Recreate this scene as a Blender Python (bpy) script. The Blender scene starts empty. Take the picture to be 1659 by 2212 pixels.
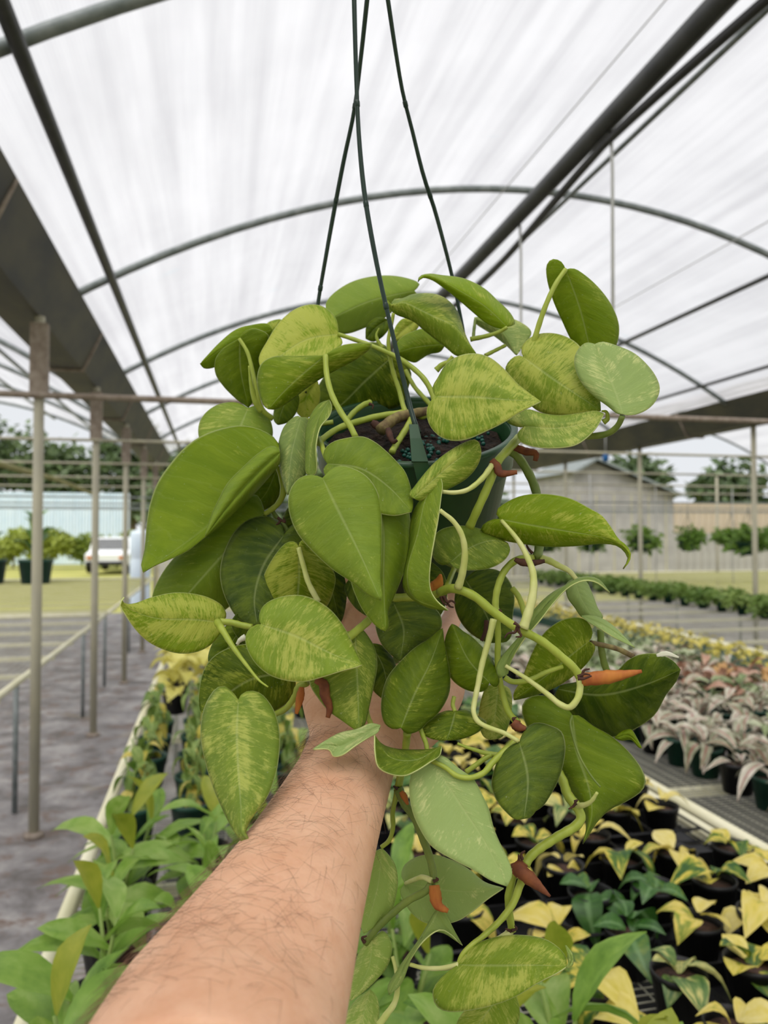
import bpy, bmesh, math, random
from mathutils import Vector, Matrix, Euler
random.seed(7)
scene = bpy.context.scene
COL = scene.collection
rad = math.radians
PI = math.pi

# ------------------------------------------------------------ camera
FPX, CX, CY = 1650.0, 829.5, 1106.0
CAMH = 1.65
cd = bpy.data.cameras.new('camera')
cam = bpy.data.objects.new('camera', cd)
COL.objects.link(cam)
cd.sensor_fit = 'VERTICAL'
cd.sensor_height = 24.0
cd.lens = 24.0 * FPX / 2212.0
cd.clip_start = 0.02
cd.clip_end = 300
cam.location = (0, 0, CAMH)
cam.rotation_euler = (rad(91.53), 0, rad(-12.6))
cd.dof.use_dof = True
cd.dof.focus_distance = 0.465
cd.dof.aperture_fstop = 6.2
scene.camera = cam
ROT = Euler((rad(91.53), 0, rad(-12.6))).to_matrix()
CLOC = Vector((0, 0, CAMH))

# ------------------------------------------------------------ sky, sun, exposure
world = bpy.data.worlds.new('overcast_sky')
scene.world = world
world.use_nodes = True
wn = world.node_tree.nodes
wn['Background'].inputs[0].default_value = (0.93, 0.96, 1.0, 1)
wn['Background'].inputs[1].default_value = 0.88
sd = bpy.data.lights.new('veiled_sun', 'SUN')
sd.energy = 4.5
sd.angle = rad(60)
sd.color = (1.0, 0.97, 0.92)
sun = bpy.data.objects.new('veiled_sun', sd)
COL.objects.link(sun)
sun.rotation_euler = (rad(24), rad(-22), 0)
vs = scene.view_settings
vs.view_transform = 'Standard'
vs.look = 'None'
vs.gamma = 1
vs.use_curve_mapping = False
vs.exposure = 0.0


def at(px, py, d):
    """world point seen at photo pixel (px, py) at depth d metres along the lens axis"""
    return CLOC + ROT @ Vector(((px - CX) / FPX * d, -(py - CY) / FPX * d, -d))


# ------------------------------------------------------------ node helpers
def new_mat(name):
    m = bpy.data.materials.new(name)
    m.use_nodes = True
    nt = m.node_tree
    nt.nodes.clear()
    out = nt.nodes.new('ShaderNodeOutputMaterial')
    return m, nt, out


def N(nt, t, **kw):
    n = nt.nodes.new(t)
    for k, v in kw.items():
        if k == 'ins':
            for i, x in v.items():
                n.inputs[i].default_value = x
        else:
            setattr(n, k, v)
    return n


def mixcol(nt, fac, a, b, blend='MIX'):
    n = N(nt, 'ShaderNodeMix', data_type='RGBA', blend_type=blend)
    for sock, v in ((n.inputs[0], fac), (n.inputs[6], a), (n.inputs[7], b)):
        if hasattr(v, 'is_linked') or isinstance(v, bpy.types.NodeSocket):
            nt.links.new(v, sock)
        else:
            sock.default_value = v if not isinstance(v, tuple) or len(v) == 4 else (*v, 1)
    return n.outputs[2]


def math_(nt, op, a, b=None, clamp=False):
    n = N(nt, 'ShaderNodeMath', operation=op, use_clamp=clamp)
    for i, v in ((0, a), (1, b)):
        if v is None:
            continue
        if isinstance(v, bpy.types.NodeSocket):
            nt.links.new(v, n.inputs[i])
        else:
            n.inputs[i].default_value = v
    return n.outputs[0]


def ramp(nt, fac, stops):
    n = N(nt, 'ShaderNodeValToRGB')
    e = n.color_ramp.elements
    while len(e) < len(stops):
        e.new(0.5)
    for i, (p, c) in enumerate(stops):
        e[i].position = p
        e[i].color = (*c, 1) if len(c) == 3 else c
    nt.links.new(fac, n.inputs[0])
    return n.outputs[0]


def smooth(nt, v, lo, hi):
    n = N(nt, 'ShaderNodeMapRange', interpolation_type='SMOOTHSTEP')
    nt.links.new(v, n.inputs[0])
    n.inputs[1].default_value = lo
    n.inputs[2].default_value = hi
    return n.outputs[0]


def noise(nt, vec, scale, detail=3, rough=0.55, dist=0.0):
    n = N(nt, 'ShaderNodeTexNoise')
    n.inputs['Scale'].default_value = scale
    n.inputs['Detail'].default_value = detail
    n.inputs['Roughness'].default_value = rough
    n.inputs['Distortion'].default_value = dist
    if vec is not None:
        nt.links.new(vec, n.inputs['Vector'])
    return n.outputs['Fac']


def mapped(nt, vec, scale=(1, 1, 1), loc=(0, 0, 0), rot=(0, 0, 0)):
    n = N(nt, 'ShaderNodeMapping')
    n.inputs['Scale'].default_value = scale
    n.inputs['Location'].default_value = loc
    n.inputs['Rotation'].default_value = rot
    nt.links.new(vec, n.inputs['Vector'])
    return n.outputs[0]


def simple(name, a, b=None, scale=30, rough=0.6, metal=0.0, bump=0.0, stretch=(1, 1, 1), spec=0.4, detail=3, coords='Object'):
    """two-tone noise material"""
    m, nt, out = new_mat(name)
    p = N(nt, 'ShaderNodeBsdfPrincipled')
    p.inputs['Roughness'].default_value = rough
    p.inputs['Metallic'].default_value = metal
    p.inputs['Specular IOR Level'].default_value = spec
    tc = N(nt, 'ShaderNodeTexCoord')
    v = mapped(nt, tc.outputs[coords], stretch)
    f = noise(nt, v, scale, detail)
    c = ramp(nt, f, [(0.32, a), (0.68, b if b else tuple(x * 0.8 for x in a))])
    nt.links.new(c, p.inputs['Base Color'])
    if bump:
        bn = N(nt, 'ShaderNodeBump')
        bn.inputs['Strength'].default_value = bump
        bn.inputs['Distance'].default_value = 0.01
        nt.links.new(f, bn.inputs['Height'])
        nt.links.new(bn.outputs[0], p.inputs['Normal'])
    nt.links.new(p.outputs[0], out.inputs[0])
    return m


# ------------------------------------------------------------ mesh helpers
def mk(name, v, f, mat, parent=None, sm=True, uv=None, link=True):
    me = bpy.data.meshes.new(name)
    me.from_pydata([tuple(x) for x in v], [], f)
    me.materials.append(mat)
    if sm:
        me.polygons.foreach_set('use_smooth', [True] * len(me.polygons))
    if uv:
        l = me.uv_layers.new(name='UVMap')
        for lp in me.loops:
            l.data[lp.index].uv = uv[lp.vertex_index]
    me.update()
    o = bpy.data.objects.new(name, me)
    if link:
        COL.objects.link(o)
    if parent is not None:
        o.parent = parent
    return o


def inst(name, me, parent=None, mw=None):
    o = bpy.data.objects.new(name, me)
    COL.objects.link(o)
    if parent is not None:
        o.parent = parent
    if mw is not None:
        o.matrix_local = mw
    return o


def empty(name, loc=(0, 0, 0), rz=0.0):
    o = bpy.data.objects.new(name, None)
    o.empty_display_size = 0.05
    COL.objects.link(o)
    o.location = loc
    o.rotation_euler = (0, 0, rz)
    return o


def tag(o, label=None, cat=None, group=None, kind=None):
    if label:
        o['label'] = label
    if cat:
        o['category'] = cat
    if group:
        o['group'] = group
    if kind:
        o['kind'] = kind
    return o


class MB:
    """collects shapes into one mesh"""
    def __init__(s):
        s.v, s.f = [], []

    def add(s, v, f):
        k = len(s.v)
        s.v += [Vector(x) for x in v]
        s.f += [tuple(i + k for i in q) for q in f]
        return s

    def box(s, x0, x1, y0, y1, z0, z1):
        v = [(x, y, z) for z in (z0, z1) for y in (y0, y1) for x in (x0, x1)]
        f = [(0, 2, 3, 1), (4, 5, 7, 6), (0, 1, 5, 4), (2, 6, 7, 3), (0, 4, 6, 2), (1, 3, 7, 5)]
        return s.add(v, f)

    def tube(s, pts, r, sides=8, caps=True):
        pts = [Vector(p) for p in pts]
        n = len(pts)
        rr = r if isinstance(r, (list, tuple)) else [r] * n
        t0 = (pts[1] - pts[0]).normalized()
        up = Vector((0, 0, 1)) if abs(t0.z) < 0.9 else Vector((1, 0, 0))
        nr = (up - t0 * up.dot(t0)).normalized()
        v, f = [], []
        for i in range(n):
            t = (pts[min(i + 1, n - 1)] - pts[max(i - 1, 0)])
            if t.length < 1e-9:
                t = t0
            t.normalize()
            nr = nr - t * nr.dot(t)
            nr = nr.normalized() if nr.length > 1e-6 else t.orthogonal().normalized()
            b = t.cross(nr)
            for k in range(sides):
                a = 2 * PI * k / sides
                v.append(pts[i] + (nr * math.cos(a) + b * math.sin(a)) * rr[i])
        for i in range(n - 1):
            for k in range(sides):
                k2 = (k + 1) % sides
                f.append((i * sides + k, i * sides + k2, (i + 1) * sides + k2, (i + 1) * sides + k))
        if caps:
            f.append(tuple(range(sides - 1, -1, -1)))
            f.append(tuple((n - 1) * sides + k for k in range(sides)))
        return s.add(v, f)

    def lathe(s, prof, sides=24, mat=None, cap0=False, cap1=False):
        v, f = [], []
        for r, z in prof:
            for k in range(sides):
                a = 2 * PI * k / sides
                v.append(Vector((r * math.cos(a), r * math.sin(a), z)))
        n = len(prof)
        for i in range(n - 1):
            for k in range(sides):
                k2 = (k + 1) % sides
                f.append((i * sides + k, i * sides + k2, (i + 1) * sides + k2, (i + 1) * sides + k))
        if cap0:
            f.append(tuple(range(sides - 1, -1, -1)))
        if cap1:
            f.append(tuple((n - 1) * sides + k for k in range(sides)))
        if mat is not None:
            v = [mat @ x for x in v]
        return s.add(v, f)

    def build(s, name, mat, parent=None, sm=True):
        return mk(name, s.v, s.f, mat, parent, sm)


def catmull(pts, n, alpha=0.5):
    """n+1 points evenly spaced by length along a smooth curve through pts"""
    P = [Vector(p) for p in pts]
    if len(P) == 2:
        return [P[0].lerp(P[1], i / n) for i in range(n + 1)]
    P = [P[0] * 2 - P[1]] + P + [P[-1] * 2 - P[-2]]
    dense = []
    for i in range(1, len(P) - 2):
        p0, p1, p2, p3 = P[i - 1:i + 3]
        t0 = 0
        t1 = t0 + max((p1 - p0).length, 1e-6) ** alpha
        t2 = t1 + max((p2 - p1).length, 1e-6) ** alpha
        t3 = t2 + max((p3 - p2).length, 1e-6) ** alpha
        for j in range(12):
            t = t1 + (t2 - t1) * j / 12
            a1 = p0 * ((t1 - t) / (t1 - t0)) + p1 * ((t - t0) / (t1 - t0))
            a2 = p1 * ((t2 - t) / (t2 - t1)) + p2 * ((t - t1) / (t2 - t1))
            a3 = p2 * ((t3 - t) / (t3 - t2)) + p3 * ((t - t2) / (t3 - t2))
            b1 = a1 * ((t2 - t) / (t2 - t0)) + a2 * ((t - t0) / (t2 - t0))
            b2 = a2 * ((t3 - t) / (t3 - t1)) + a3 * ((t - t1) / (t3 - t1))
            dense.append(b1 * ((t2 - t) / (t2 - t1)) + b2 * ((t - t1) / (t2 - t1)))
    dense.append(P[-2])
    L = [0]
    for i in range(1, len(dense)):
        L.append(L[-1] + (dense[i] - dense[i - 1]).length)
    out, j = [], 0
    for i in range(n + 1):
        s = L[-1] * i / n
        while j < len(L) - 2 and L[j + 1] < s:
            j += 1
        d = L[j + 1] - L[j]
        out.append(dense[j].lerp(dense[j + 1], (s - L[j]) / d if d > 1e-9 else 0))
    return out


def sample(c, t):
    x = max(0, min(1, t)) * (len(c) - 1)
    i = min(int(x), len(c) - 2)
    return c[i].lerp(c[i + 1], x - i)


def pp(s):
    return [tuple(float(q) for q in w.split(',')) for w in s.split()]

# ------------------------------------------------------------ materials
def leaf_mat():
    """variegated heart-leaf: object colour r = how much yellow marbling, g = how light the green is, b = silvery wash"""
    m, nt, out = new_mat('variegated_leaf')
    oi = N(nt, 'ShaderNodeObjectInfo')
    sep = N(nt, 'ShaderNodeSeparateColor')
    nt.links.new(oi.outputs['Color'], sep.inputs[0])
    uv = N(nt, 'ShaderNodeUVMap')
    off = N(nt, 'ShaderNodeVectorMath', operation='ADD')
    cmb = N(nt, 'ShaderNodeCombineXYZ')
    r = math_(nt, 'MULTIPLY', oi.outputs['Random'], 57.0)
    nt.links.new(r, cmb.inputs[0])
    nt.links.new(r, cmb.inputs[1])
    nt.links.new(uv.outputs[0], off.inputs[0])
    nt.links.new(cmb.outputs[0], off.inputs[1])
    big = noise(nt, mapped(nt, off.outputs[0], (4.2, 1.5, 1)), 1.0, 2, 0.5, 0.5)
    fine = noise(nt, mapped(nt, off.outputs[0], (38, 4.6, 1)), 1.0, 4, 0.65, 0.9)
    sect = noise(nt, mapped(nt, off.outputs[0], (1.1, 4.6, 1), (7, 3, 0)), 1.0, 2, 0.5, 0.2)
    spk = noise(nt, mapped(nt, off.outputs[0], (90, 22, 1)), 1.0, 3, 0.6, 0.4)
    s = math_(nt, 'ADD', math_(nt, 'ADD', math_(nt, 'MULTIPLY', big, 0.30), math_(nt, 'MULTIPLY', sect, 0.24)), math_(nt, 'ADD', math_(nt, 'MULTIPLY', fine, 0.36), math_(nt, 'MULTIPLY', spk, 0.14)))
    # threshold slides with r
    thr = math_(nt, 'SUBTRACT', 0.637, math_(nt, 'MULTIPLY', sep.outputs[0], 0.20))
    mask = math_(nt, 'MULTIPLY', math_(nt, 'SUBTRACT', s, thr), 12.0, clamp=True)
    green = mixcol(nt, sep.outputs[1], (0.018, 0.050, 0.0015, 1), (0.28, 0.42, 0.010, 1))  # dark end also carries the shade of inner leaves in its colour
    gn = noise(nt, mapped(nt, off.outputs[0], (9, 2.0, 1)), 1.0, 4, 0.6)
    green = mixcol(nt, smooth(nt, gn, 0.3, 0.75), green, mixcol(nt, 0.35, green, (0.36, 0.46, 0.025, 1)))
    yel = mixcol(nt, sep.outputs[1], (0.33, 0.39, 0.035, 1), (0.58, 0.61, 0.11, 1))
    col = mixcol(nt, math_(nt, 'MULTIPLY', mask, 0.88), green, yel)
    # silvery wash
    col = mixcol(nt, math_(nt, 'MULTIPLY', sep.outputs[2], 0.75), col, mixcol(nt, mask, (0.44, 0.57, 0.24, 1), (0.70, 0.76, 0.40, 1)))
    # veins
    sx = N(nt, 'ShaderNodeSeparateXYZ')
    nt.links.new(uv.outputs[0], sx.inputs[0])
    d = math_(nt, 'ABSOLUTE', math_(nt, 'SUBTRACT', sx.outputs[1], 0.5))
    mid = math_(nt, 'SUBTRACT', 1.0, smooth(nt, d, 0.0, 0.028))
    wv = math_(nt, 'SINE', math_(nt, 'ADD', math_(nt, 'MULTIPLY', sx.outputs[0], 64.0), math_(nt, 'MULTIPLY', gn, 14.0)))
    vein = math_(nt, 'MULTIPLY', smooth(nt, wv, 0.9, 1.0), 0.05)
    mid = math_(nt, 'MULTIPLY', mid, oi.outputs['Alpha'])
    vm = math_(nt, 'MAXIMUM', math_(nt, 'MULTIPLY', mid, 0.30), vein)
    edge = smooth(nt, d, 0.484, 0.496)
    vm = math_(nt, 'MAXIMUM', vm, math_(nt, 'MULTIPLY', edge, 0.6))
    col = mixcol(nt, vm, col, (0.55, 0.62, 0.26, 1))
    # dust and water marks
    tc = N(nt, 'ShaderNodeTexCoord')
    du = noise(nt, tc.outputs['Object'], 420, 3, 0.7)
    col = mixcol(nt, math_(nt, 'MULTIPLY', smooth(nt, du, 0.66, 0.76), 0.35), col, (0.62, 0.66, 0.5, 1))
    p = N(nt, 'ShaderNodeBsdfPrincipled')
    p.inputs['Roughness'].default_value = 0.46
    p.inputs['Specular IOR Level'].default_value = 0.16
    nt.links.new(col, p.inputs['Base Color'])
    bn = N(nt, 'ShaderNodeBump')
    bn.inputs['Strength'].default_value = 0.22
    bn.inputs['Distance'].default_value = 0.002
    hh = math_(nt, 'ADD', math_(nt, 'MULTIPLY', wv, 0.02), math_(nt, 'MULTIPLY', fine, 1.2))
    hh = math_(nt, 'SUBTRACT', hh, math_(nt, 'MULTIPLY', mid, 0.8))
    hh = math_(nt, 'ADD', hh, math_(nt, 'MULTIPLY', gn, 3.0))
    nt.links.new(hh, bn.inputs['Height'])
    nt.links.new(bn.outputs[0], p.inputs['Normal'])
    t = N(nt, 'ShaderNodeBsdfTranslucent')
    tcx = mixcol(nt, 1.0, col, (1.25, 1.2, 0.55, 1), 'MULTIPLY')
    nt.links.new(tcx, t.inputs[0])
    mx = N(nt, 'ShaderNodeMixShader')
    mx.inputs[0].default_value = 0.28
    nt.links.new(p.outputs[0], mx.inputs[1])
    nt.links.new(t.outputs[0], mx.inputs[2])
    nt.links.new(mx.outputs[0], out.inputs[0])
    return m


def soft_leaf(name, stops, scale=(6, 2, 1), trans=0.35, rough=0.5, midc=None):
    """background foliage: two or three colours in streaks along the blade, shifting plant by plant"""
    m, nt, out = new_mat(name)
    uv = N(nt, 'ShaderNodeUVMap')
    oi = N(nt, 'ShaderNodeObjectInfo')
    cmb = N(nt, 'ShaderNodeCombineXYZ')
    r = math_(nt, 'MULTIPLY', oi.outputs['Random'], 41.0)
    nt.links.new(r, cmb.inputs[0])
    nt.links.new(r, cmb.inputs[1])
    off = N(nt, 'ShaderNodeVectorMath', operation='ADD')
    nt.links.new(uv.outputs[0], off.inputs[0])
    nt.links.new(cmb.outputs[0], off.inputs[1])
    f = noise(nt, mapped(nt, off.outputs[0], scale), 1.0, 3, 0.6, 0.3)
    f = math_(nt, 'ADD', math_(nt, 'MULTIPLY', f, 0.75), math_(nt, 'MULTIPLY', oi.outputs['Random'], 0.25))
    c = ramp(nt, f, stops)
    if midc:
        sx = N(nt, 'ShaderNodeSeparateXYZ')
        nt.links.new(uv.outputs[0], sx.inputs[0])
        d = math_(nt, 'ABSOLUTE', math_(nt, 'SUBTRACT', sx.outputs[1], 0.5))
        c = mixcol(nt, math_(nt, 'MULTIPLY', math_(nt, 'SUBTRACT', 1.0, smooth(nt, d, 0.02, 0.16)), 0.8), c, midc)
    p = N(nt, 'ShaderNodeBsdfPrincipled')
    p.inputs['Roughness'].default_value = rough
    nt.links.new(c, p.inputs['Base Color'])
    t = N(nt, 'ShaderNodeBsdfTranslucent')
    nt.links.new(c, t.inputs[0])
    mx = N(nt, 'ShaderNodeMixShader')
    mx.inputs[0].default_value = trans
    nt.links.new(p.outputs[0], mx.inputs[1])
    nt.links.new(t.outputs[0], mx.inputs[2])
    nt.links.new(mx.outputs[0], out.inputs[0])
    return m


def cover_mat():
    """white woven greenhouse cover: lets part of the sky straight through, scatters the rest"""
    m, nt, out = new_mat('white_woven_cover')
    tc = N(nt, 'ShaderNodeTexCoord')
    folds = noise(nt, mapped(nt, tc.outputs['Object'], (7.0, 0.22, 0.6)), 1.0, 5, 0.62, 0.3)
    cloud = noise(nt, mapped(nt, tc.outputs['Object'], (1.6, 1.1, 1)), 1.0, 4, 0.6)
    weave = N(nt, 'ShaderNodeTexWave', wave_type='BANDS', bands_direction='X')
    weave.inputs['Scale'].default_value = 26
    weave.inputs['Distortion'].default_value = 0.4
    nt.links.new(tc.outputs['Object'], weave.inputs['Vector'])
    k = math_(nt, 'ADD', math_(nt, 'MULTIPLY', folds, 0.72), math_(nt, 'ADD', math_(nt, 'MULTIPLY', cloud, 0.34), math_(nt, 'MULTIPLY', math_(nt, 'SUBTRACT', weave.outputs['Fac'], 0.5), 0.06)))
    c = ramp(nt, k, [(0.36, (0.70, 0.69, 0.71)), (0.64, (0.90, 0.89, 0.905))])
    # faint blue chalk marks
    ch = noise(nt, mapped(nt, tc.outputs['Object'], (2.4, 9.0, 1), rot=(0, 0, 0.5)), 1.0, 2, 0.4)
    c = mixcol(nt, math_(nt, 'MULTIPLY', smooth(nt, ch, 0.735, 0.80), 0.22), c, (0.45, 0.75, 0.85, 1))
    tr = N(nt, 'ShaderNodeBsdfTransparent')
    nt.links.new(c, tr.inputs[0])
    tl = N(nt, 'ShaderNodeBsdfTranslucent')
    nt.links.new(c, tl.inputs[0])
    df = N(nt, 'ShaderNodeBsdfDiffuse')
    nt.links.new(c, df.inputs[0])
    a = N(nt, 'ShaderNodeMixShader')
    a.inputs[0].default_value = 0.35
    nt.links.new(tl.outputs[0], a.inputs[1])
    nt.links.new(df.outputs[0], a.inputs[2])
    b = N(nt, 'ShaderNodeMixShader')
    b.inputs[0].default_value = 0.46
    nt.links.new(tr.outputs[0], b.inputs[1])
    nt.links.new(a.outputs[0], b.inputs[2])
    nt.links.new(b.outputs[0], out.inputs[0])
    return m


def floor_mat():
    m, nt, out = new_mat('stained_ground_cloth')
    tc = N(nt, 'ShaderNodeTexCoord')
    v = tc.outputs['Object']
    a = noise(nt, v, 3.2, 6, 0.7, 0.4)
    b = noise(nt, v, 5.0, 6, 0.75, 0.3)
    c = ramp(nt, a, [(0.35, (0.10, 0.088, 0.08)), (0.5, (0.22, 0.205, 0.205)), (0.66, (0.38, 0.36, 0.345))])
    c = mixcol(nt, smooth(nt, b, 0.50, 0.66), c, (0.16, 0.105, 0.08, 1))
    al = noise(nt, mapped(nt, v, (1, 1, 1), (3, 7, 1)), 1.9, 4, 0.6)
    c = mixcol(nt, math_(nt, 'MULTIPLY', smooth(nt, al, 0.60, 0.74), 0.55), c, (0.22, 0.17, 0.05, 1))
    p = N(nt, 'ShaderNodeBsdfPrincipled')
    p.inputs['Roughness'].default_value = 0.55
    nt.links.new(c, p.inputs['Base Color'])
    bn = N(nt, 'ShaderNodeBump')
    bn.inputs['Strength'].default_value = 0.25
    bn.inputs['Distance'].default_value = 0.01
    nt.links.new(b, bn.inputs['Height'])
    nt.links.new(bn.outputs[0], p.inputs['Normal'])
    nt.links.new(p.outputs[0], out.inputs[0])
    return m


def skin_mat():
    m, nt, out = new_mat('skin')
    tc = N(nt, 'ShaderNodeTexCoord')
    v = tc.outputs['Object']
    a = noise(nt, v, 34, 5, 0.65)
    b = noise(nt, v, 260, 3, 0.65)
    c = ramp(nt, a, [(0.3, (0.66, 0.345, 0.20)), (0.7, (0.80, 0.49, 0.32))])
    c = mixcol(nt, math_(nt, 'MULTIPLY', smooth(nt, b, 0.5, 0.7), 0.25), c, (0.62, 0.30, 0.19, 1))
    p = N(nt, 'ShaderNodeBsdfPrincipled')
    p.inputs['Roughness'].default_value = 0.55
    p.inputs['Specular IOR Level'].default_value = 0.3
    p.inputs['Subsurface Weight'].default_value = 0.12
    p.inputs['Subsurface Radius'].default_value = (0.006, 0.0025, 0.0012)
    p.inputs['Subsurface Scale'].default_value = 1.0
    nt.links.new(c, p.inputs['Base Color'])
    cr = noise(nt, mapped(nt, v, (1, 1, 1)), 520, 3, 0.6)
    # wrist creases: thin grooves across the arm where it bends into the hand
    wa, wb = at(772, 1560, 0.50), at(690, 1720, 0.435)
    axis = (wa - wb).normalized()
    dt = N(nt, 'ShaderNodeVectorMath', operation='DOT_PRODUCT')
    dt.inputs[1].default_value = tuple(axis)
    nt.links.new(v, dt.inputs[0])
    elb = at(100, 2400, 0.25)
    base = (wb - elb).dot(axis)
    span = (wa - wb).length
    wob = math_(nt, 'MULTIPLY', math_(nt, 'SUBTRACT', noise(nt, v, 34, 2, 0.5), 0.5), 0.014)
    q = math_(nt, 'ADD', math_(nt, 'SUBTRACT', dt.outputs['Value'], base), wob)
    gro = None
    for k, dep in ((0.62, 0.5), (0.74, 0.9), (0.80, 0.5), (0.90, 1.0), (0.97, 0.7), (1.06, 0.9)):
        g = math_(nt, 'ABSOLUTE', math_(nt, 'SUBTRACT', q, span * k))
        g = math_(nt, 'MULTIPLY', math_(nt, 'SUBTRACT', 1.0, smooth(nt, g, 0.0, 0.0009)), dep)
        gro = g if gro is None else math_(nt, 'MAXIMUM', gro, g)
    cr = math_(nt, 'SUBTRACT', cr, math_(nt, 'MULTIPLY', gro, 1.6))
    bn = N(nt, 'ShaderNodeBump')
    bn.inputs['Strength'].default_value = 0.3
    bn.inputs['Distance'].default_value = 0.001
    nt.links.new(cr, bn.inputs['Height'])
    nt.links.new(bn.outputs[0], p.inputs['Normal'])
    nt.links.new(p.outputs[0], out.inputs[0])
    return m


M = {}
M['leaf'] = leaf_mat()
M['leaf_edge'] = simple('leaf_edge', (0.58, 0.64, 0.24), (0.50, 0.56, 0.2), 60, 0.5)
M['cover'] = cover_mat()
M['floor'] = floor_mat()
M['skin'] = skin_mat()
M['hair'] = simple('arm_hair', (0.15, 0.08, 0.045), (0.20, 0.11, 0.065), 20, 0.5)
M['nail'] = simple('finger_nail', (0.70, 0.43, 0.34), (0.74, 0.48, 0.40), 80, 0.3)
M['pot_green'] = simple('green_plastic', (0.012, 0.055, 0.017), (0.02, 0.075, 0.026), 40, 0.38, spec=0.45)
M['hanger'] = simple('hanger_plastic', (0.005, 0.022, 0.012), (0.009, 0.032, 0.018), 60, 0.35)
M['soil'] = simple('potting_soil', (0.006, 0.004, 0.003), (0.035, 0.02, 0.012), 160, 0.95, bump=1.0)
M['pellet'] = simple('teal_pellet', (0.003, 0.055, 0.04), (0.005, 0.085, 0.06), 300, 0.4)
M['stem'] = simple('vine_green', (0.27, 0.34, 0.03), (0.38, 0.45, 0.065), 90, 0.45, stretch=(1, 1, 0.4))
M['stem_dk'] = simple('vine_dark_green', (0.13, 0.19, 0.03), (0.21, 0.27, 0.05), 90, 0.45)
M['cream'] = simple('pale_petiole', (0.48, 0.53, 0.13), (0.62, 0.63, 0.26), 70, 0.45)
M['sheath'] = simple('dry_orange_sheath', (0.52, 0.19, 0.03), (0.36, 0.09, 0.02), 140, 0.7, stretch=(1, 1, 0.3))
M['sheath_br'] = simple('dry_brown_sheath', (0.24, 0.075, 0.022), (0.13, 0.035, 0.014), 140, 0.7)
M['root'] = simple('brown_root_nub', (0.045, 0.018, 0.012), (0.09, 0.035, 0.02), 200, 0.8)
M['wood'] = simple('woody_stem', (0.10, 0.055, 0.03), (0.30, 0.25, 0.09), 120, 0.8)
M['dry_pale'] = simple('dry_pale_tissue', (0.72, 0.72, 0.58), (0.62, 0.62, 0.46), 80, 0.7)
M['pipe_dark'] = simple('dark_pipe', (0.022, 0.024, 0.024), (0.045, 0.047, 0.045), 9, 0.45, spec=0.5)
M['hose'] = simple('black_hose', (0.014, 0.014, 0.015), (0.03, 0.03, 0.03), 9, 0.4)
M['galv'] = simple('weathered_galvanised', (0.15, 0.175, 0.17), (0.26, 0.285, 0.28), 14, 0.5, metal=0.25)
M['post'] = simple('post_metal', (0.36, 0.34, 0.26), (0.46, 0.43, 0.31), 8, 0.55, stretch=(1, 1, 0.4))
M['rust'] = simple('rusty_bracket', (0.20, 0.155, 0.12), (0.32, 0.27, 0.22), 25, 0.8)
M['gutter'] = simple('grimy_gutter', (0.035, 0.036, 0.036), (0.085, 0.078, 0.05), 5, 0.55, stretch=(1, 0.4, 1), detail=5)
M['wire_w'] = simple('pale_hose', (0.42, 0.43, 0.42), (0.52, 0.52, 0.5), 9, 0.5)
M['rail'] = simple('cream_bench_rail', (0.68, 0.65, 0.42), (0.78, 0.75, 0.56), 12, 0.5, stretch=(1, 0.3, 1))
M['mesh'] = simple('galvanised_mesh', (0.42, 0.41, 0.33), (0.54, 0.53, 0.42), 6, 0.5, metal=0.2)
M['mesh_y'] = simple('weathered_mesh', (0.52, 0.52, 0.20), (0.62, 0.61, 0.30), 4, 0.55)
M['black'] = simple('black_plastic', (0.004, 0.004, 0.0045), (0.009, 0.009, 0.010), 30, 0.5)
M['potsoil'] = simple('bark_soil', (0.015, 0.009, 0.006), (0.10, 0.05, 0.035), 130, 0.95)
M['green_pot'] = simple('dark_green_pot', (0.008, 0.045, 0.028), (0.014, 0.065, 0.04), 30, 0.45)
M['lime'] = soft_leaf('lime_foliage', [(0.25, (0.12, 0.25, 0.025)), (0.5, (0.25, 0.42, 0.06)), (0.78, (0.44, 0.58, 0.16))], (4, 2, 1), 0.42, 0.4)
M['lime_yel'] = soft_leaf('yellow_lime_foliage', [(0.25, (0.22, 0.30, 0.02)), (0.7, (0.42, 0.44, 0.05))], (4, 2, 1), 0.42, 0.4)
M['lime_stem'] = simple('lime_stalk', (0.20, 0.30, 0.06), (0.30, 0.38, 0.1), 20, 0.5)
M['var_y'] = soft_leaf('yellow_edged_leaf', [(0.36, (0.035, 0.11, 0.012)), (0.44, (0.15, 0.24, 0.02)), (0.50, (0.68, 0.56, 0.07)), (0.72, (0.84, 0.72, 0.22))], (2.2, 3.4, 1), 0.3, 0.45)
M['var_y2'] = soft_leaf('cream_yellow_leaf', [(0.30, (0.25, 0.32, 0.03)), (0.42, (0.74, 0.60, 0.10)), (0.75, (0.86, 0.76, 0.34))], (2.2, 3.0, 1), 0.3, 0.45)
M['var_g'] = soft_leaf('deep_green_veined_leaf', [(0.3, (0.025, 0.085, 0.012)), (0.6, (0.055, 0.16, 0.02)), (0.8, (0.20, 0.28, 0.03))], (9, 2.0, 1), 0.3, 0.4, (0.16, 0.30, 0.10, 1))
M['var_b'] = soft_leaf('grey_green_cream_edge_leaf', [(0.35, (0.05, 0.13, 0.025)), (0.5, (0.15, 0.25, 0.06)), (0.62, (0.64, 0.60, 0.20))], (2.0, 4.0, 1), 0.3, 0.45)
M['pale_a'] = soft_leaf('silvery_pink_leaf', [(0.3, (0.13, 0.15, 0.06)), (0.48, (0.46, 0.45, 0.32)), (0.68, (0.74, 0.67, 0.57))], (4, 3, 1), 0.25, 0.5, (0.36, 0.11, 0.10, 1))
M['pale_b'] = soft_leaf('silver_green_leaf', [(0.3, (0.11, 0.18, 0.05)), (0.5, (0.34, 0.40, 0.20)), (0.72, (0.62, 0.63, 0.46))], (4, 3, 1), 0.25, 0.5)
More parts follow.
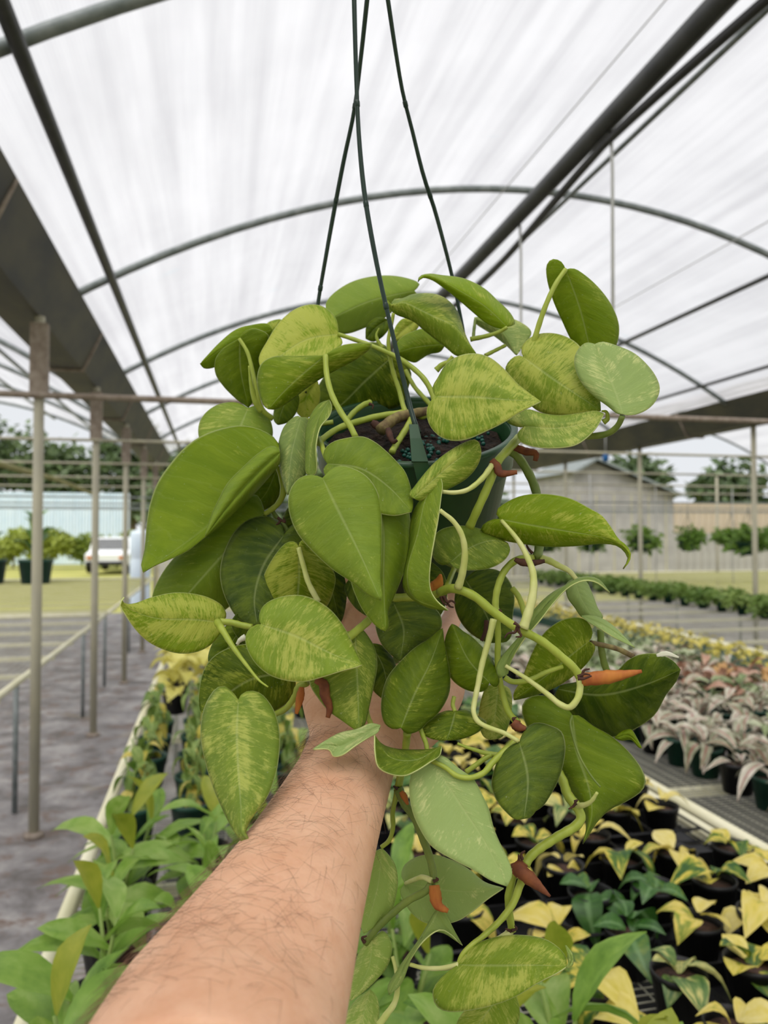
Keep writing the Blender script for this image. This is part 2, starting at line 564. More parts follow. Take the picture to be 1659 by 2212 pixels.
M['pale_c'] = soft_leaf('bronze_pink_leaf', [(0.3, (0.22, 0.09, 0.05)), (0.5, (0.50, 0.28, 0.18)), (0.72, (0.66, 0.50, 0.38))], (4, 3, 1), 0.25, 0.5)
M['pale_o'] = soft_leaf('orange_withered_leaf', [(0.3, (0.45, 0.24, 0.08)), (0.7, (0.66, 0.42, 0.16))], (4, 3, 1), 0.25, 0.5)
M['gold'] = soft_leaf('golden_foliage', [(0.3, (0.34, 0.34, 0.04)), (0.5, (0.62, 0.52, 0.09)), (0.72, (0.76, 0.66, 0.22))], (3, 3, 1), 0.3, 0.5)
M['bright_y'] = soft_leaf('bright_yellow_foliage', [(0.3, (0.62, 0.58, 0.10)), (0.7, (0.86, 0.80, 0.26))], (3, 3, 1), 0.35, 0.5)
M['hedge'] = soft_leaf('hedge_foliage', [(0.3, (0.05, 0.13, 0.02)), (0.55, (0.17, 0.30, 0.04)), (0.75, (0.36, 0.46, 0.09))], (3, 3, 1), 0.3, 0.5)
M['hedge_y'] = soft_leaf('yellow_hedge_foliage', [(0.3, (0.14, 0.22, 0.03)), (0.5, (0.38, 0.44, 0.07)), (0.75, (0.60, 0.60, 0.14))], (3, 3, 1), 0.35, 0.5)
M['tree'] = soft_leaf('tree_foliage', [(0.3, (0.06, 0.10, 0.04)), (0.55, (0.14, 0.20, 0.08)), (0.75, (0.25, 0.32, 0.14))], (3, 3, 1), 0.25, 0.5)
M['grassy'] = soft_leaf('low_plant_foliage', [(0.3, (0.08, 0.17, 0.02)), (0.55, (0.20, 0.30, 0.06)), (0.75, (0.34, 0.42, 0.12))], (3, 3, 1), 0.3, 0.5)
M['bark'] = simple('tree_bark', (0.10, 0.075, 0.05), (0.18, 0.14, 0.1), 12, 0.9, stretch=(1, 1, 0.3))
M['fence_blue'] = simple('pale_blue_sheet', (0.62, 0.74, 0.84), (0.72, 0.81, 0.88), 2, 0.45)
M['fence_wood'] = simple('tan_board', (0.40, 0.32, 0.22), (0.50, 0.42, 0.31), 6, 0.8, stretch=(1, 1, 0.2))
M['siding'] = simple('grey_siding', (0.27, 0.26, 0.25), (0.36, 0.345, 0.33), 3, 0.8)
M['white_p'] = simple('white_paint', (0.74, 0.76, 0.78), (0.80, 0.81, 0.82), 6, 0.35)
M['glass_dk'] = simple('dark_glass', (0.02, 0.025, 0.03), (0.04, 0.045, 0.05), 4, 0.15)
M['blue'] = simple('blue_plastic', (0.01, 0.10, 0.30), (0.015, 0.13, 0.36), 20, 0.4)
M['moss'] = simple('mossy_pipe', (0.30, 0.29, 0.10), (0.42, 0.40, 0.2), 8, 0.8, stretch=(1, 0.3, 1))
M['asphalt'] = simple('pale_gravel', (0.30, 0.29, 0.26), (0.40, 0.38, 0.34), 5, 0.9)
M['field'] = simple('mown_yard_grass', (0.26, 0.27, 0.06), (0.40, 0.38, 0.11), 0.6, 0.9, detail=6)
# ------------------------------------------------------------ the greenhouse
Y0, Y1 = -7.0, 15.2
BAYS = {'middle': 2.35, 'west': -4.65, 'east': 9.35}
ORD = ['nearest', 'second', 'third', 'fourth', 'fifth', 'sixth', 'seventh', 'eighth', 'ninth', 'tenth', 'eleventh', 'twelfth', 'thirteenth',
       'fourteenth', 'fifteenth', 'sixteenth', 'seventeenth', 'eighteenth', 'nineteenth', 'twentieth', 'twenty-first', 'twenty-second', 'twenty-third',
       'twenty-fourth', 'twenty-fifth', 'twenty-sixth', 'twenty-seventh', 'twenty-eighth', 'twenty-ninth', 'thirtieth']


def arch(c, u, y, dz=0.0):
    return Vector((c + 3.5 * u, y, CAMH + 1.3 + 1.15 * (1 - u * u) + dz))


fl = MB().box(-16, 22, -4, 16.5, -0.05, 0.0).build('floor', M['floor'], sm=False)
tag(fl, 'stained grey ground cloth floor of the greenhouse', kind='structure')
yd = MB().box(-60, 70, -30, 90, -0.09, -0.055).build('yard', M['field'], sm=False)
tag(yd, 'yellowish mown yard beyond the greenhouse', kind='structure')

for bn, c in BAYS.items():
    v, f = [], []
    nu, ny = 28, 10
    for j in range(ny + 1):
        for i in range(nu + 1):
            u = -0.93 + 1.86 * i / nu
            sag = 0.012 * math.sin(j * 2.1 + i * 0.4)
            v.append(arch(c, u, Y0 + (Y1 - Y0) * j / ny, 0.035 + sag))
    for j in range(ny):
        for i in range(nu):
            a = j * (nu + 1) + i
            f.append((a, a + 1, a + nu + 2, a + nu + 1))
    o = mk('ceiling', v, f, M['cover'])
    tag(o, {'middle': 'white woven cover stretched over the arched roof overhead', 'west': 'white cover of the next arched roof beyond the grimy gutter',
            'east': 'white cover of the far arched roof beyond the dark beam'}[bn], kind='structure')

HY = [0.0, 2.67, 5.05, 7.5, 10.0, 12.6, 15.15]
for bn, c in BAYS.items():
    for k, y in enumerate(HY):
        if bn != 'middle' and y < 4:
            continue
        pts = [arch(c, -0.955 + 1.91 * i / 30, y) for i in range(31)]
        o = MB().tube(pts, 0.026, 8).build('roof_hoop', M['galv'])
        tag(o, {'middle': 'curved grey steel hoop under the white cover overhead, ' + ORD[k] + ' along the house',
                'west': 'curved steel hoop of the roof beyond the grimy gutter, ' + ORD[max(k - 2, 0)] + ' along',
                'east': 'curved steel hoop of the roof beyond the dark beam, ' + ORD[max(k - 2, 0)] + ' along'}[bn], 'roof hoop', 'roof hoops')

for nm, c, u, r, mt, lb in (
        ('roof_purlin', 2.35, -0.85, 0.03, 'pipe_dark', 'dark straight purlin pipe running along the roof beside the grimy gutter'),
        ('roof_purlin', 2.35, 0.56, 0.022, 'pipe_dark', 'dark purlin pipe low on the roof slope above the hanging baskets'),
        ('roof_purlin', 2.35, 0.83, 0.018, 'pipe_dark', 'thin dark purlin pipe just above the dark eave beam'),
        ('roof_purlin', -4.65, 0.5, 0.02, 'galv', 'thin grey purlin under the roof beyond the grimy gutter, upper one'),
        ('roof_purlin', -4.65, 0.75, 0.02, 'galv', 'thin grey purlin under the roof beyond the grimy gutter, lower one'),
        ('roof_purlin', -4.65, 0.1, 0.02, 'galv', 'thin grey purlin along the top of the roof beyond the gutter'),
        ('roof_purlin', 9.35, -0.6, 0.02, 'galv', 'thin grey purlin under the roof beyond the dark eave beam'),
        ('roof_purlin', 9.35, -0.2, 0.02, 'galv', 'thin grey purlin nearer the ridge beyond the dark eave beam')):
    a, b = arch(c, u, Y0, -0.045), arch(c, u, Y1, -0.045)
    tag(MB().tube([a, a.lerp(b, 0.5), b], r, 8).build(nm, M[mt]), lb, 'purlin', 'roof purlins')

# supply pipe bundle hung below the ridge
RX, RZ = 1.63, CAMH + 1.75
tag(MB().tube([(RX, y, RZ + 0.012 * math.sin(y)) for y in [-2.5 + 0.6 * i for i in range(30)]], 0.043, 10).build('supply_pipe', M['pipe_dark']),
    'thick dark supply pipe running along under the ridge', 'pipe')
tag(MB().tube([(RX + 0.05 + 0.03 * math.sin(y * 1.7), y, RZ - 0.06 - 0.05 * abs(math.sin(y * 0.75 + 0.9))) for y in [-2.5 + 0.25 * i for i in range(70)]], 0.019, 8).build('sagging_hose', M['hose']),
    'black hose sagging just below the thick dark supply pipe', 'hose')
tag(MB().tube([(1.80, y, RZ) for y in (-2.5, 4, 9, 15)], 0.012, 8).build('conduit', M['galv']), 'thin grey conduit running beside the thick supply pipe', 'conduit')
tag(MB().tube([(1.92, y, CAMH + 2.33) for y in (-2.5, 4, 9, 15)], 0.0035, 6).build('cable', M['wire_w']), 'thin pale cable running close under the white cover', 'cable')
tag(MB().tube([(3.3, y, CAMH + 1.9) for y in (-2.5, 4, 9, 15)], 0.004, 6).build('cable', M['wire_w']), 'thin pale cable running above the yellow seedlings', 'cable')
for k, (yy, dz, lb) in enumerate(((2.95, 1.25, 'nearest pale drop hose hanging from the thick supply pipe'), (3.95, 1.4, 'second pale drop hose hanging from the thick supply pipe'))):
    e = empty('drop_hose', (RX, yy, RZ))
    MB().tube([(0.03, 0, -0.03), (0.035, 0, -0.2), (0.03, 0, -dz + 0.08)], 0.0075, 8).build('hose', M['wire_w'], e)
    MB().lathe([(0.0, -dz + 0.03), (0.012, -dz + 0.035), (0.014, -dz + 0.08), (0.0, -dz + 0.085)], 10, Matrix.Translation((0.03, 0, 0))).build('nozzle', M['black'], e)
    tag(e, lb, 'hose', 'drop hoses')

# gutters with their posts
PY = [0.2, 2.35, 4.5, 6.6, 8.8, 11.0, 13.2]
def gutter(xc, lb):
    prof = [(0.235, 1.475), (0.20, 1.475), (0.08, 1.215), (-0.10, 1.215), (-0.235, 1.475), (-0.27, 1.475), (-0.12, 1.19), (0.10, 1.19)]
    e = empty('rain_gutter', (xc, 0, 0))
    n = len(prof)
    v = [(x, y, CAMH + z) for y in (Y0, Y1) for x, z in prof]
    f = [(i, (i + 1) % n, n + (i + 1) % n, n + i) for i in range(n)] + [tuple(range(n - 1, -1, -1)), tuple(range(n, 2 * n))]
    mk('trough', v, f, M['gutter'], e, False)
    for y in [0.9 + 2.5 * i for i in range(6)]:
        MB().tube([(0.23, y, CAMH + 1.47), (0.105, y, CAMH + 1.18), (-0.12, y, CAMH + 1.18), (-0.265, y, CAMH + 1.47)], 0.014, 6).build('strap', M['rust'], e)
    tag(e, lb, 'gutter', 'rain gutters')
gutter(-1.04, 'grimy dark gutter running between two white arched roofs')
gutter(5.85, 'dark eave beam gutter above the hanging baskets')

def post(x, y, lb, br=True, h=1.19):
    e = empty('greenhouse_post', (x, y, 0))
    s = MB().tube([(0, 0, 0), (0, 0, 1.2), (0, 0, CAMH + h)], 0.028, 10).build('pole', M['post'], e)
    MB().lathe([(0.0, 0.0), (0.055, 0.0), (0.05, 0.02), (0.028, 0.03)], 10).build('foot', M['rust'], e)
    if br:
        MB().box(-0.045, 0.045, -0.03, 0.03, CAMH + 0.76, CAMH + 1.15).build('bracket', M['rust'], e, False)
    tag(e, lb, 'post', 'greenhouse posts')
for k, y in enumerate(PY):
    if y > 3:
        post(-0.94, y, 'slim metal post in the aisle under the grimy gutter, ' + ORD[k - 2] + ' along')
for k, y in enumerate([7.36, 9.68, 12.0, 14.3]):
    post(5.85, y, 'slim metal post under the dark eave beam, ' + ORD[k] + ' along', False)
for k, y in enumerate([6.6, 9.4, 12.2]):
    post(-6.0, y, 'pale far post beyond the empty mesh bench, ' + ORD[k] + ' along', False)
for k, y in enumerate([9.0, 12.0, 14.5]):
    post(10.6, y, 'pale far post beyond the low green plants, ' + ORD[k] + ' along', False)
for k, y in enumerate(PY[2:]):
    o = MB().tube([(-8.0, y - 0.035, CAMH + 0.75), (-1, y - 0.035, CAMH + 0.75), (5.85, y - 0.035, CAMH + 0.75), (14, y - 0.035, CAMH + 0.75)], 0.018 if k == 0 else 0.012, 8).build('tie_bar', M['rust'] if k == 0 else M['post'])
    tag(o, 'thin brownish tie bar crossing the house at post height, ' + ORD[k] + ' along', 'tie bar', 'tie bars')
for k, y in enumerate([9.9, 12.1, 14.0, 15.0]):
    o = MB().tube([(-8.0, y, CAMH + 0.45), (3, y, CAMH + 0.42), (14, y, CAMH + 0.45)], 0.010, 6).build('cross_wire', M['galv'])
    tag(o, 'low grey cross wire stretched below the tie bars, ' + ORD[k] + ' along', 'wire', 'cross wires')
tag(MB().tube([(-2.05, y, CAMH + 0.69 - 0.02 * math.sin(y)) for y in [1 + i for i in range(14)]], 0.03, 8).build('mossy_pipe', M['moss']),
    'mossy yellow-green pipe hung over the empty mesh bench', 'pipe')
for k, (x, y) in enumerate(((3.2, 8.765), (4.6, 8.765), (4.4, 10.965), (6.9, 10.965), (8.3, 10.965))):
    o = MB().tube([(x, y, CAMH + 0.74), (x + 0.01, y, CAMH + 0.3), (x, y, 0.805)], 0.006, 6).build('hanging_string', M['wire_w'])
    tag(o, 'thin white support string hanging over the far benches, ' + ORD[k] + ' away', 'string', 'support strings')


for x0, x1, lb in ((-0.22, 3.3, 'black strip painted in as shade under the two planted benches'), (3.8, 5.9, 'black strip painted in as shade under the half empty grey bench')):
    tag(MB().box(x0, x1, 0.3, 13.4, 0.0, 0.004).build('bench_shade_strip', M['black'], sm=False), lb, kind='structure')  # near-black strips on the floor stand in for the shade under the benches

# ------------------------------------------------------------ benches
BZ = 0.80
def bench(x0, x1, y0, y1, lb, mm, dx, dy, near=None, bars=0.7):
    e = empty('wire_bench', (x0, y0, 0))
    w, l = x1 - x0, y1 - y0
    for n, a, b in (('rail', (0, 0, BZ + 0.008), (0, l, BZ + 0.008)), ('rail', (w, 0, BZ + 0.008), (w, l, BZ + 0.008)), ('rail', (0, 0, BZ + 0.008), (w, 0, BZ + 0.008)), ('rail', (0, l, BZ + 0.008), (w, l, BZ + 0.008))):
        a, b = Vector(a), Vector(b)
        MB().tube([a, a.lerp(b, 0.5), b], 0.019, 8).build(n, M['rail'], e)
    mb = MB()
    y = 0.02
    while y < l:
        mb.box(0, w, y - 0.0009, y + 0.0009, BZ - 0.0022, BZ - 0.0005)
        y += (near[1] if near and y0 + y < near[0] else dy)
    x = dx
    while x < w:
        mb.box(x - 0.0010, x + 0.0010, 0, l, BZ - 0.0040, BZ - 0.0022)
        x += dx
    o = mb.build('mesh_top', mm, e, False)
    tag(o, kind='stuff')
    y = bars
    while y < l:
        MB().box(0, w, y - 0.012, y + 0.012, BZ - 0.034, BZ - 0.008).build('crossbar', M['rail'], e, False)
        y += bars * (1 if y < 6 else 2)
    y = 0.3
    while y < l:
        for x in (0.06, w - 0.06):
            MB().tube([(x, y, 0), (x, y, BZ - 0.03)], 0.016, 6).build('leg', M['galv'], e)
        y += 2.4
    tag(e, lb, 'bench', 'wire benches')
bench(-0.31, 1.36, 0.55, 13.5, 'cream-railed wire bench under the lime-leaved plants and small black pots', M['mesh'], 0.05, 0.03, (4.2, 0.02), 1.4)
bench(1.43, 3.35, 0.9, 13.5, 'wire bench under the rows of silvery and pink potted plants', M['mesh'], 0.045, 0.03, (4.2, 0.02), 1.4)
bench(3.75, 5.9, 2.5, 13.5, 'grey wire bench with an empty strip before a row of low green plants', M['mesh'], 0.05, 0.05)
bench(-4.4, -1.07, 2.2, 8.2, 'empty grey wire bench with cream rail across the aisle', M['mesh'], 0.05, 0.05)
bench(-7.5, -1.07, 8.4, 14.6, 'far empty yellowish wire bench across the aisle', M['mesh_y'], 0.04, 0.035)
bench(6.3, 13.0, 4.5, 14.6, 'wide empty yellowish wire bench beyond the low green plants', M['mesh_y'], 0.04, 0.035)


# ------------------------------------------------------------ beyond the house
def fence(x0, x1, y, z0, z1, n, mat, lb, gap, corr):
    e = empty('panel_fence', (x0, y, 0))
    w = (x1 - x0) / n
    mb = MB()
    if corr:
        k = 12
        v, f = [], []
        for i in range(k + 1):
            d = 0.03 if i % 2 else -0.03
            for zz in (z0, z1):
                v.append((w * i / k * (1 - gap), d, zz))
        for i in range(k):
            f.append((2 * i, 2 * i + 2, 2 * i + 3, 2 * i + 1))
        mb.add(v, f)
        mb.add([(a, b + 0.012, c) for a, b, c in v], [q[::-1] for q in f])
    else:
        mb.box(0, w * (1 - gap), -0.012, 0.012, z0, z1)
    p0 = mb.build('sheet' if corr else 'board', mat, e, False)
    for i in range(1, n):
        inst(p0.name.split('.')[0], p0.data, e, Matrix.Translation((w * i, 0.004 * (i % 3), 0)))
    for zz in (z0 + 0.2, z1 - 0.2):
        MB().box(0, x1 - x0, 0.03, 0.08, zz - 0.04, zz + 0.04).build('rail', M['rust'], e, False)
    for i in range(0, n + 1, max(1, n // 6)):
        MB().box(w * i - 0.05, w * i + 0.05, 0.05, 0.14, 0, z1 - 0.05).build('fence_post', M['rust'], e, False)
    tag(e, lb, 'fence')
fence(-19, -4.3, 42.0, 0.0, 3.7, 16, M['fence_blue'], 'pale blue-white corrugated sheet fence beyond the hedge', 0.01, True)
fence(6.2, 24, 24.0, 0.0, 1.62, 60, M['siding'], 'low grey board fence behind the hanging baskets', 0.06, False)
fence(12.6, 26, 26.0, 0.0, 2.75, 50, M['fence_wood'], 'taller tan board fence behind the low grey fence', 0.06, False)
fence(-1.6, 6.0, 24.0, 0.0, 1.9, 34, M['siding'], 'grey board fence at the end of the greenhouse', 0.05, False)

def foliage(center, radii, n, size, rng, blobs=7):
    """many small folded leaves in a few overlapping clumps"""
    mb_v, mb_f, uvs = [], [], []
    cs = [(Vector((rng.uniform(-0.55, 0.55) * radii[0], rng.uniform(-0.5, 0.5) * radii[1], rng.uniform(-0.5, 0.55) * radii[2])), rng.uniform(0.45, 0.7)) for _ in range(blobs)]
    for i in range(n):
        c, k = rng.choice(cs)
        d = Vector((rng.gauss(0, 1), rng.gauss(0, 1), rng.gauss(0, 1))).normalized() * (rng.random() ** 0.4) * k
        p = Vector(center) + c + Vector((d.x * radii[0], d.y * radii[1], d.z * radii[2]))
        a = Vector((rng.uniform(-1, 1), rng.uniform(-1, 1), rng.uniform(-0.7, 0.5))).normalized()
        b = a.orthogonal().normalized()
        b = Matrix.Rotation(rng.uniform(0, 6.28), 3, a) @ b
        nn = a.cross(b)
        s = size * rng.uniform(0.6, 1.3)
        k0 = len(mb_v)
        mb_v += [p, p + a * s * 0.5 + b * s * 0.28 + nn * s * 0.1, p + a * s, p + a * s * 0.5 - b * s * 0.28 + nn * s * 0.1]
        u = rng.random() * 9
        uvs += [(u, 0.5), (u + 0.2, 0.8), (u + 0.4, 0.5), (u + 0.2, 0.2)]
        mb_f += [(k0, k0 + 1, k0 + 2), (k0, k0 + 2, k0 + 3)]
    return mb_v, mb_f, uvs

rt = random.Random(11)
TREES = [(-19, 47, 9.0, 3.4), (-14, 46.5, 9.5, 3.0), (-9.0, 47, 8.6, 3.0), (-4.6, 46.5, 8.0, 2.6), (-1.2, 38, 6.0, 2.4), (1.2, 32, 5.0, 2.0),
         (4.8, 27.5, 4.6, 1.9), (8.0, 30.5, 4.8, 1.9), (11.5, 33, 4.6, 2.0), (18, 31, 5.0, 2.4), (25, 33, 5.2, 2.4)]
for k, (x, y, h, r) in enumerate(TREES):
    e = empty('tree', (x, y, 0))
    v, f, uv = foliage((0, 0, h * 0.62), (r, r * 0.7, h * 0.40), 2600, 0.55, rt, 9)
    tag(mk('crown', v, f, M['tree'], e, False, uv), kind='stuff')
    MB().tube([(0, 0, 0), (0.1, 0, h * 0.3), (0, 0.05, h * 0.6)], [0.2, 0.15, 0.07], 8).build('trunk', M['bark'], e)
    tag(e, 'dark leafy tree beyond the far end of the greenhouse, ' + ORD[k] + ' from the blue fence', 'tree', 'trees beyond the greenhouse')
for k, x in enumerate([-10.6, -9.0, -7.4, -5.8, -4.2]):
    e = empty('hedge_shrub', (x, 38 + 0.2 * (k % 2), 0))
    v, f, uv = foliage((0, 0, 0.9), (1.0, 0.6, 0.95), 2000, 0.24, rt, 8)
    tag(mk('foliage', v, f, M['hedge_y'], e, False, uv), kind='stuff')
    MB().tube([(0, 0, 0), (0.03, 0, 0.6)], 0.04, 6).build('stem', M['bark'], e)
    tag(e, 'yellow-green clipped shrub below the blue fence, ' + ORD[k] + ' in the hedge', 'shrub', 'hedge shrubs')

# grey gabled shed with a blue fitting before it
e = empty('gabled_shed', (10.1, 20.2, 0))
MB().add([(0, 0, 0), (3.2, 0, 0), (3.2, 0, 2.75), (0.6, 0, 3.7), (0, 0, 3.4), (0, 3, 0), (3.2, 3, 0), (3.2, 3, 2.75), (0.6, 3, 3.7), (0, 3, 3.4)],
         [(0, 1, 2, 3, 4), (9, 8, 7, 6, 5), (0, 5, 6, 1), (1, 6, 7, 2), (4, 9, 5, 0)]).build('wall', M['siding'], e, False)
MB().add([(-0.15, -0.3, 3.37), (0.6, -0.3, 3.80), (3.5, -0.3, 2.72), (-0.15, 3.2, 3.37), (0.6, 3.2, 3.80), (3.5, 3.2, 2.72), (-0.15, -0.3, 3.29), (0.6, -0.3, 3.72), (3.5, -0.3, 2.64)],
         [(0, 1, 4, 3), (1, 2, 5, 4), (6, 7, 1, 0), (7, 8, 2, 1)]).build('roof', M['galv'], e, False)
for i in range(6):
    MB().box(0.12 + i * 0.56, 0.16 + i * 0.56, -0.025, 0.0, 0.1, 2.75).build('batten', M['post'], e, False)
tag(e, 'grey gabled shed standing past the far benches', 'shed')
e = empty('drop_fitting', (5.5, 10.0, CAMH + 1.10))
MB().lathe([(0.0, 0.03), (0.03, 0.03), (0.045, 0.0), (0.045, -0.06), (0.02, -0.09), (0.0, -0.09)], 12).build('cap', M['blue'], e)
MB().tube([(0, 0, 0.03), (0, 0, 0.2), (0, 0, 0.42)], 0.008, 6).build('hose', M['wire_w'], e)
tag(e, 'small blue fitting hanging on a pale hose near the shed gable', 'fitting')

# white parked car in the yard
e = empty('parked_car', (-3.95, 34.2, 0), rad(84))
bodyp = [(-1.9, 0.35), (-1.95, 0.75), (-1.2, 0.92), (-0.75, 1.42), (0.75, 1.45), (1.35, 0.98), (1.95, 0.85), (2.0, 0.4)]
nb = len(bodyp)
v = [(x, y, z) for y in (-0.85, 0.85) for x, z in bodyp]
f = [(i, (i + 1) % nb, nb + (i + 1) % nb, nb + i) for i in range(nb)] + [tuple(range(nb - 1, -1, -1)), tuple(range(nb, 2 * nb))]
mk('body', v, f, M['white_p'], e, False)
for x0, x1 in ((-1.0, -0.1), (0.0, 1.05)):
    MB().add([(x0 + 0.12, -0.87, 0.95), (x1, -0.87, 0.97), (x1 - 0.28, -0.87, 1.36), (x0 + 0.38, -0.87, 1.36), (x0 + 0.12, -0.84, 0.95), (x1, -0.84, 0.97), (x1 - 0.28, -0.84, 1.36), (x0 + 0.38, -0.84, 1.36)],
             [(0, 1, 2, 3), (4, 7, 6, 5), (0, 4, 5, 1), (1, 5, 6, 2), (2, 6, 7, 3), (3, 7, 4, 0)]).build('side_window', M['glass_dk'], e, False)
for x in (-1.25, 1.3):
    for y in (-0.82, 0.82):
        MB().lathe([(0.0, -0.09), (0.32, -0.09), (0.33, 0.0), (0.32, 0.09), (0.0, 0.09)], 16, Matrix.Translation((x, y, 0.325)) @ Matrix.Rotation(PI / 2, 4, 'X')).build('wheel', M['black'], e)
MB().add([(-1.19, -0.7, 0.95), (-1.19, 0.7, 0.95), (-0.79, 0.6, 1.39), (-0.79, -0.6, 1.39), (-1.16, -0.7, 0.92), (-1.16, 0.7, 0.92), (-0.76, 0.6, 1.36), (-0.76, -0.6, 1.36)],
         [(0, 1, 2, 3), (4, 7, 6, 5), (0, 4, 5, 1), (1, 5, 6, 2), (2, 6, 7, 3), (3, 7, 4, 0)]).build('rear_window', M['glass_dk'], e, False)
for y in (-0.62, 0.62):
    MB().box(-1.98, -1.93, y - 0.14, y + 0.14, 0.58, 0.70).build('tail_light', M['sheath'], e, False)
MB().box(-2.0, -1.93, -0.8, 0.8, 0.33, 0.48).build('bumper', M['black'], e, False)
tag(e, 'white car parked in the yard before the yellow-green hedge', 'car')

e = empty('water_tank', (-1.42, 16.0, 0))
MB().lathe([(0.0, 0.0), (0.19, 0.0), (0.2, 0.03), (0.2, 0.55), (0.19, 0.58), (0.2, 0.61), (0.2, 1.1), (0.19, 1.13), (0.2, 1.16), (0.2, 1.62), (0.17, 1.68), (0.0, 1.70)], 24).build('shell', M['fence_blue'], e)
MB().lathe([(0.0, 1.69), (0.07, 1.69), (0.07, 1.75), (0.0, 1.76)], 14).build('lid', M['white_p'], e)
tag(e, 'pale blue-white upright tank standing past the end of the aisle', 'tank')
# ------------------------------------------------------------ plants on the benches
def blade(L, W, up, droop, fold, mat, n=6, twist=0.0, waist=0.5):
    """one leaf blade lying along +Y, rising by `up` and arching down by `droop`"""
    v, f, uv = [], [], []
    for i in range(n + 1):
        t = i / n
        y = L * t * (1 - 0.18 * droop * t)
        z = L * (up * t - droop * t * t)
        w = W * 0.5 * max(0.02, math.sin(PI * min(1, (t * 0.94 + 0.05)) ** (0.75 + waist * 0.5))) * (1 if t < 0.97 else 0.3)
        a = twist * t
        for s in (-1, 0, 1):
            dx, dz = s * w * math.cos(fold), abs(s) * w * math.sin(fold) + 0.02 * W * math.sin(i * 2.2 + s)
            v.append((dx * math.cos(a) - dz * math.sin(a), y, z + dx * math.sin(a) + dz * math.cos(a)))
            uv.append((t, 0.5 + 0.5 * s))
    for i in range(n):
        for s in (0, 1):
            k = i * 3 + s
            f.append((k, k + 1, k + 4, k + 3))
    o = mk('leaf', v, f, mat, None, True, uv, link=False)
    return o.data


def pot_mesh(r, h, mat, rim=0.006):
    mb = MB().lathe([(0.0, 0.0), (r * 0.74, 0.0), (r * 0.97, h * 0.86), (r * 1.0, h * 0.86), (r * 1.02, h), (r * 0.95, h), (r * 0.92, h * 0.84), (r * 0.70, 0.01), (0.0, 0.01)], 18)
    o = mb.build('pot', mat)
    COL.objects.unlink(o)
    return o.data


def soil_mesh(r, z, mat):
    mb = MB().lathe([(r, z), (r * 0.6, z + 0.006), (r * 0.2, z + 0.004), (0.0, z + 0.005)], 14)
    o = mb.build('soil', mat)
    COL.objects.unlink(o)
    return o.data


def leaf_mw(p, az, pitch, roll=0.0, s=1.0):
    return Matrix.Translation(p) @ Matrix.Rotation(az, 4, 'Z') @ Matrix.Rotation(pitch, 4, 'X') @ Matrix.Rotation(roll, 4, 'Y') @ Matrix.Scale(s, 4)


rb = random.Random(5)
P_S, S_S = pot_mesh(0.048, 0.085, M['black']), soil_mesh(0.0435, 0.066, M['potsoil'])
P_M, S_M = pot_mesh(0.060, 0.10, M['black']), soil_mesh(0.055, 0.08, M['potsoil'])
P_G, S_G = pot_mesh(0.058, 0.10, M['green_pot']), soil_mesh(0.053, 0.08, M['potsoil'])
LIME = [blade(L, W, u, d, fo, M[m], 7, tw) for L, W, u, d, fo, m, tw in (
    (0.17, 0.052, 0.5, 0.55, 0.35, 'lime', 0.2), (0.15, 0.056, 0.3, 0.5, 0.28, 'lime', -0.3), (0.19, 0.05, 0.55, 0.75, 0.4, 'lime', 0.1),
    (0.14, 0.05, 0.7, 0.4, 0.5, 'lime', 0.3), (0.12, 0.05, 0.9, 0.5, 0.5, 'lime_yel', 0.1), (0.17, 0.058, 0.2, 0.5, 0.25, 'lime', 0.0))]
def stemmesh(pts, r):
    o = MB().tube(pts, r, 6).build('stem', M['lime_stem'])
    COL.objects.unlink(o)
    return o.data
STEM = [stemmesh([(0, 0, 0.06), (0.01 * a, 0.012 * b, 0.13), (0.03 * a, 0.03 * b, 0.23)], [0.005, 0.0045, 0.003]) for a, b in ((1, 0.4), (-0.8, 0.7), (0.2, -1))]
TRAY = {}

def lime_plant(x, y, lb, k):
    e = empty('lime_leaf_plant', (x, y, BZ + 0.001), rb.uniform(0, 6.28))
    inst('pot', P_M, e)
    inst('soil', S_M, e)
    for q in range(2):
        st = STEM[(k + q) % 3]
        mw = Matrix.Rotation(rb.uniform(0, 6.28), 4, 'Z') @ Matrix.Translation((rb.uniform(-0.015, 0.015), 0, 0)) @ Matrix.Diagonal((1, 1, rb.uniform(0.7, 1.0), 1))
        inst('stem', st, e, mw)
        tip = [v.co for v in st.vertices][-3]
        az = rb.uniform(0, 6.28)
        for j in range(5):
            t = (0.35, 0.5, 0.66, 0.82, 1.0)[j]
            p = mw @ Vector((tip.x * t, tip.y * t, 0.07 + (tip.z - 0.07) * t))
            az += 2.4 + rb.uniform(-0.4, 0.4)
            m = LIME[4] if (j == 4 and rb.random() < 0.35) else LIME[rb.choice((0, 1, 2, 3, 5))]
            inst('leaf', m, e, leaf_mw(p, az, rb.uniform(-0.1, 0.35) + (0.5 if j == 4 else 0), rb.uniform(-0.5, 0.5), rb.uniform(0.75, 1.1)))
    tag(e, lb, 'potted plant', 'lime-leaved plants on the near bench')

xs = [-0.17, -0.005, 0.16, 0.325, 0.49]
ys = [0.84, 1.01, 1.18, 1.35, 1.52, 1.70, 1.88]
for j, y in enumerate(ys):
    for i, x in enumerate(xs):
        if (i >= 3 and j > 3) or (i == 4 and j > 1):
            continue
        lime_plant(x + rb.uniform(-0.02, 0.02), y + rb.uniform(-0.02, 0.02),
                   'lime-leaved plant in a black pot, ' + ORD[i].replace('nearest', 'first') + ' from the aisle rail, ' + ORD[j] + ' row', i + j)

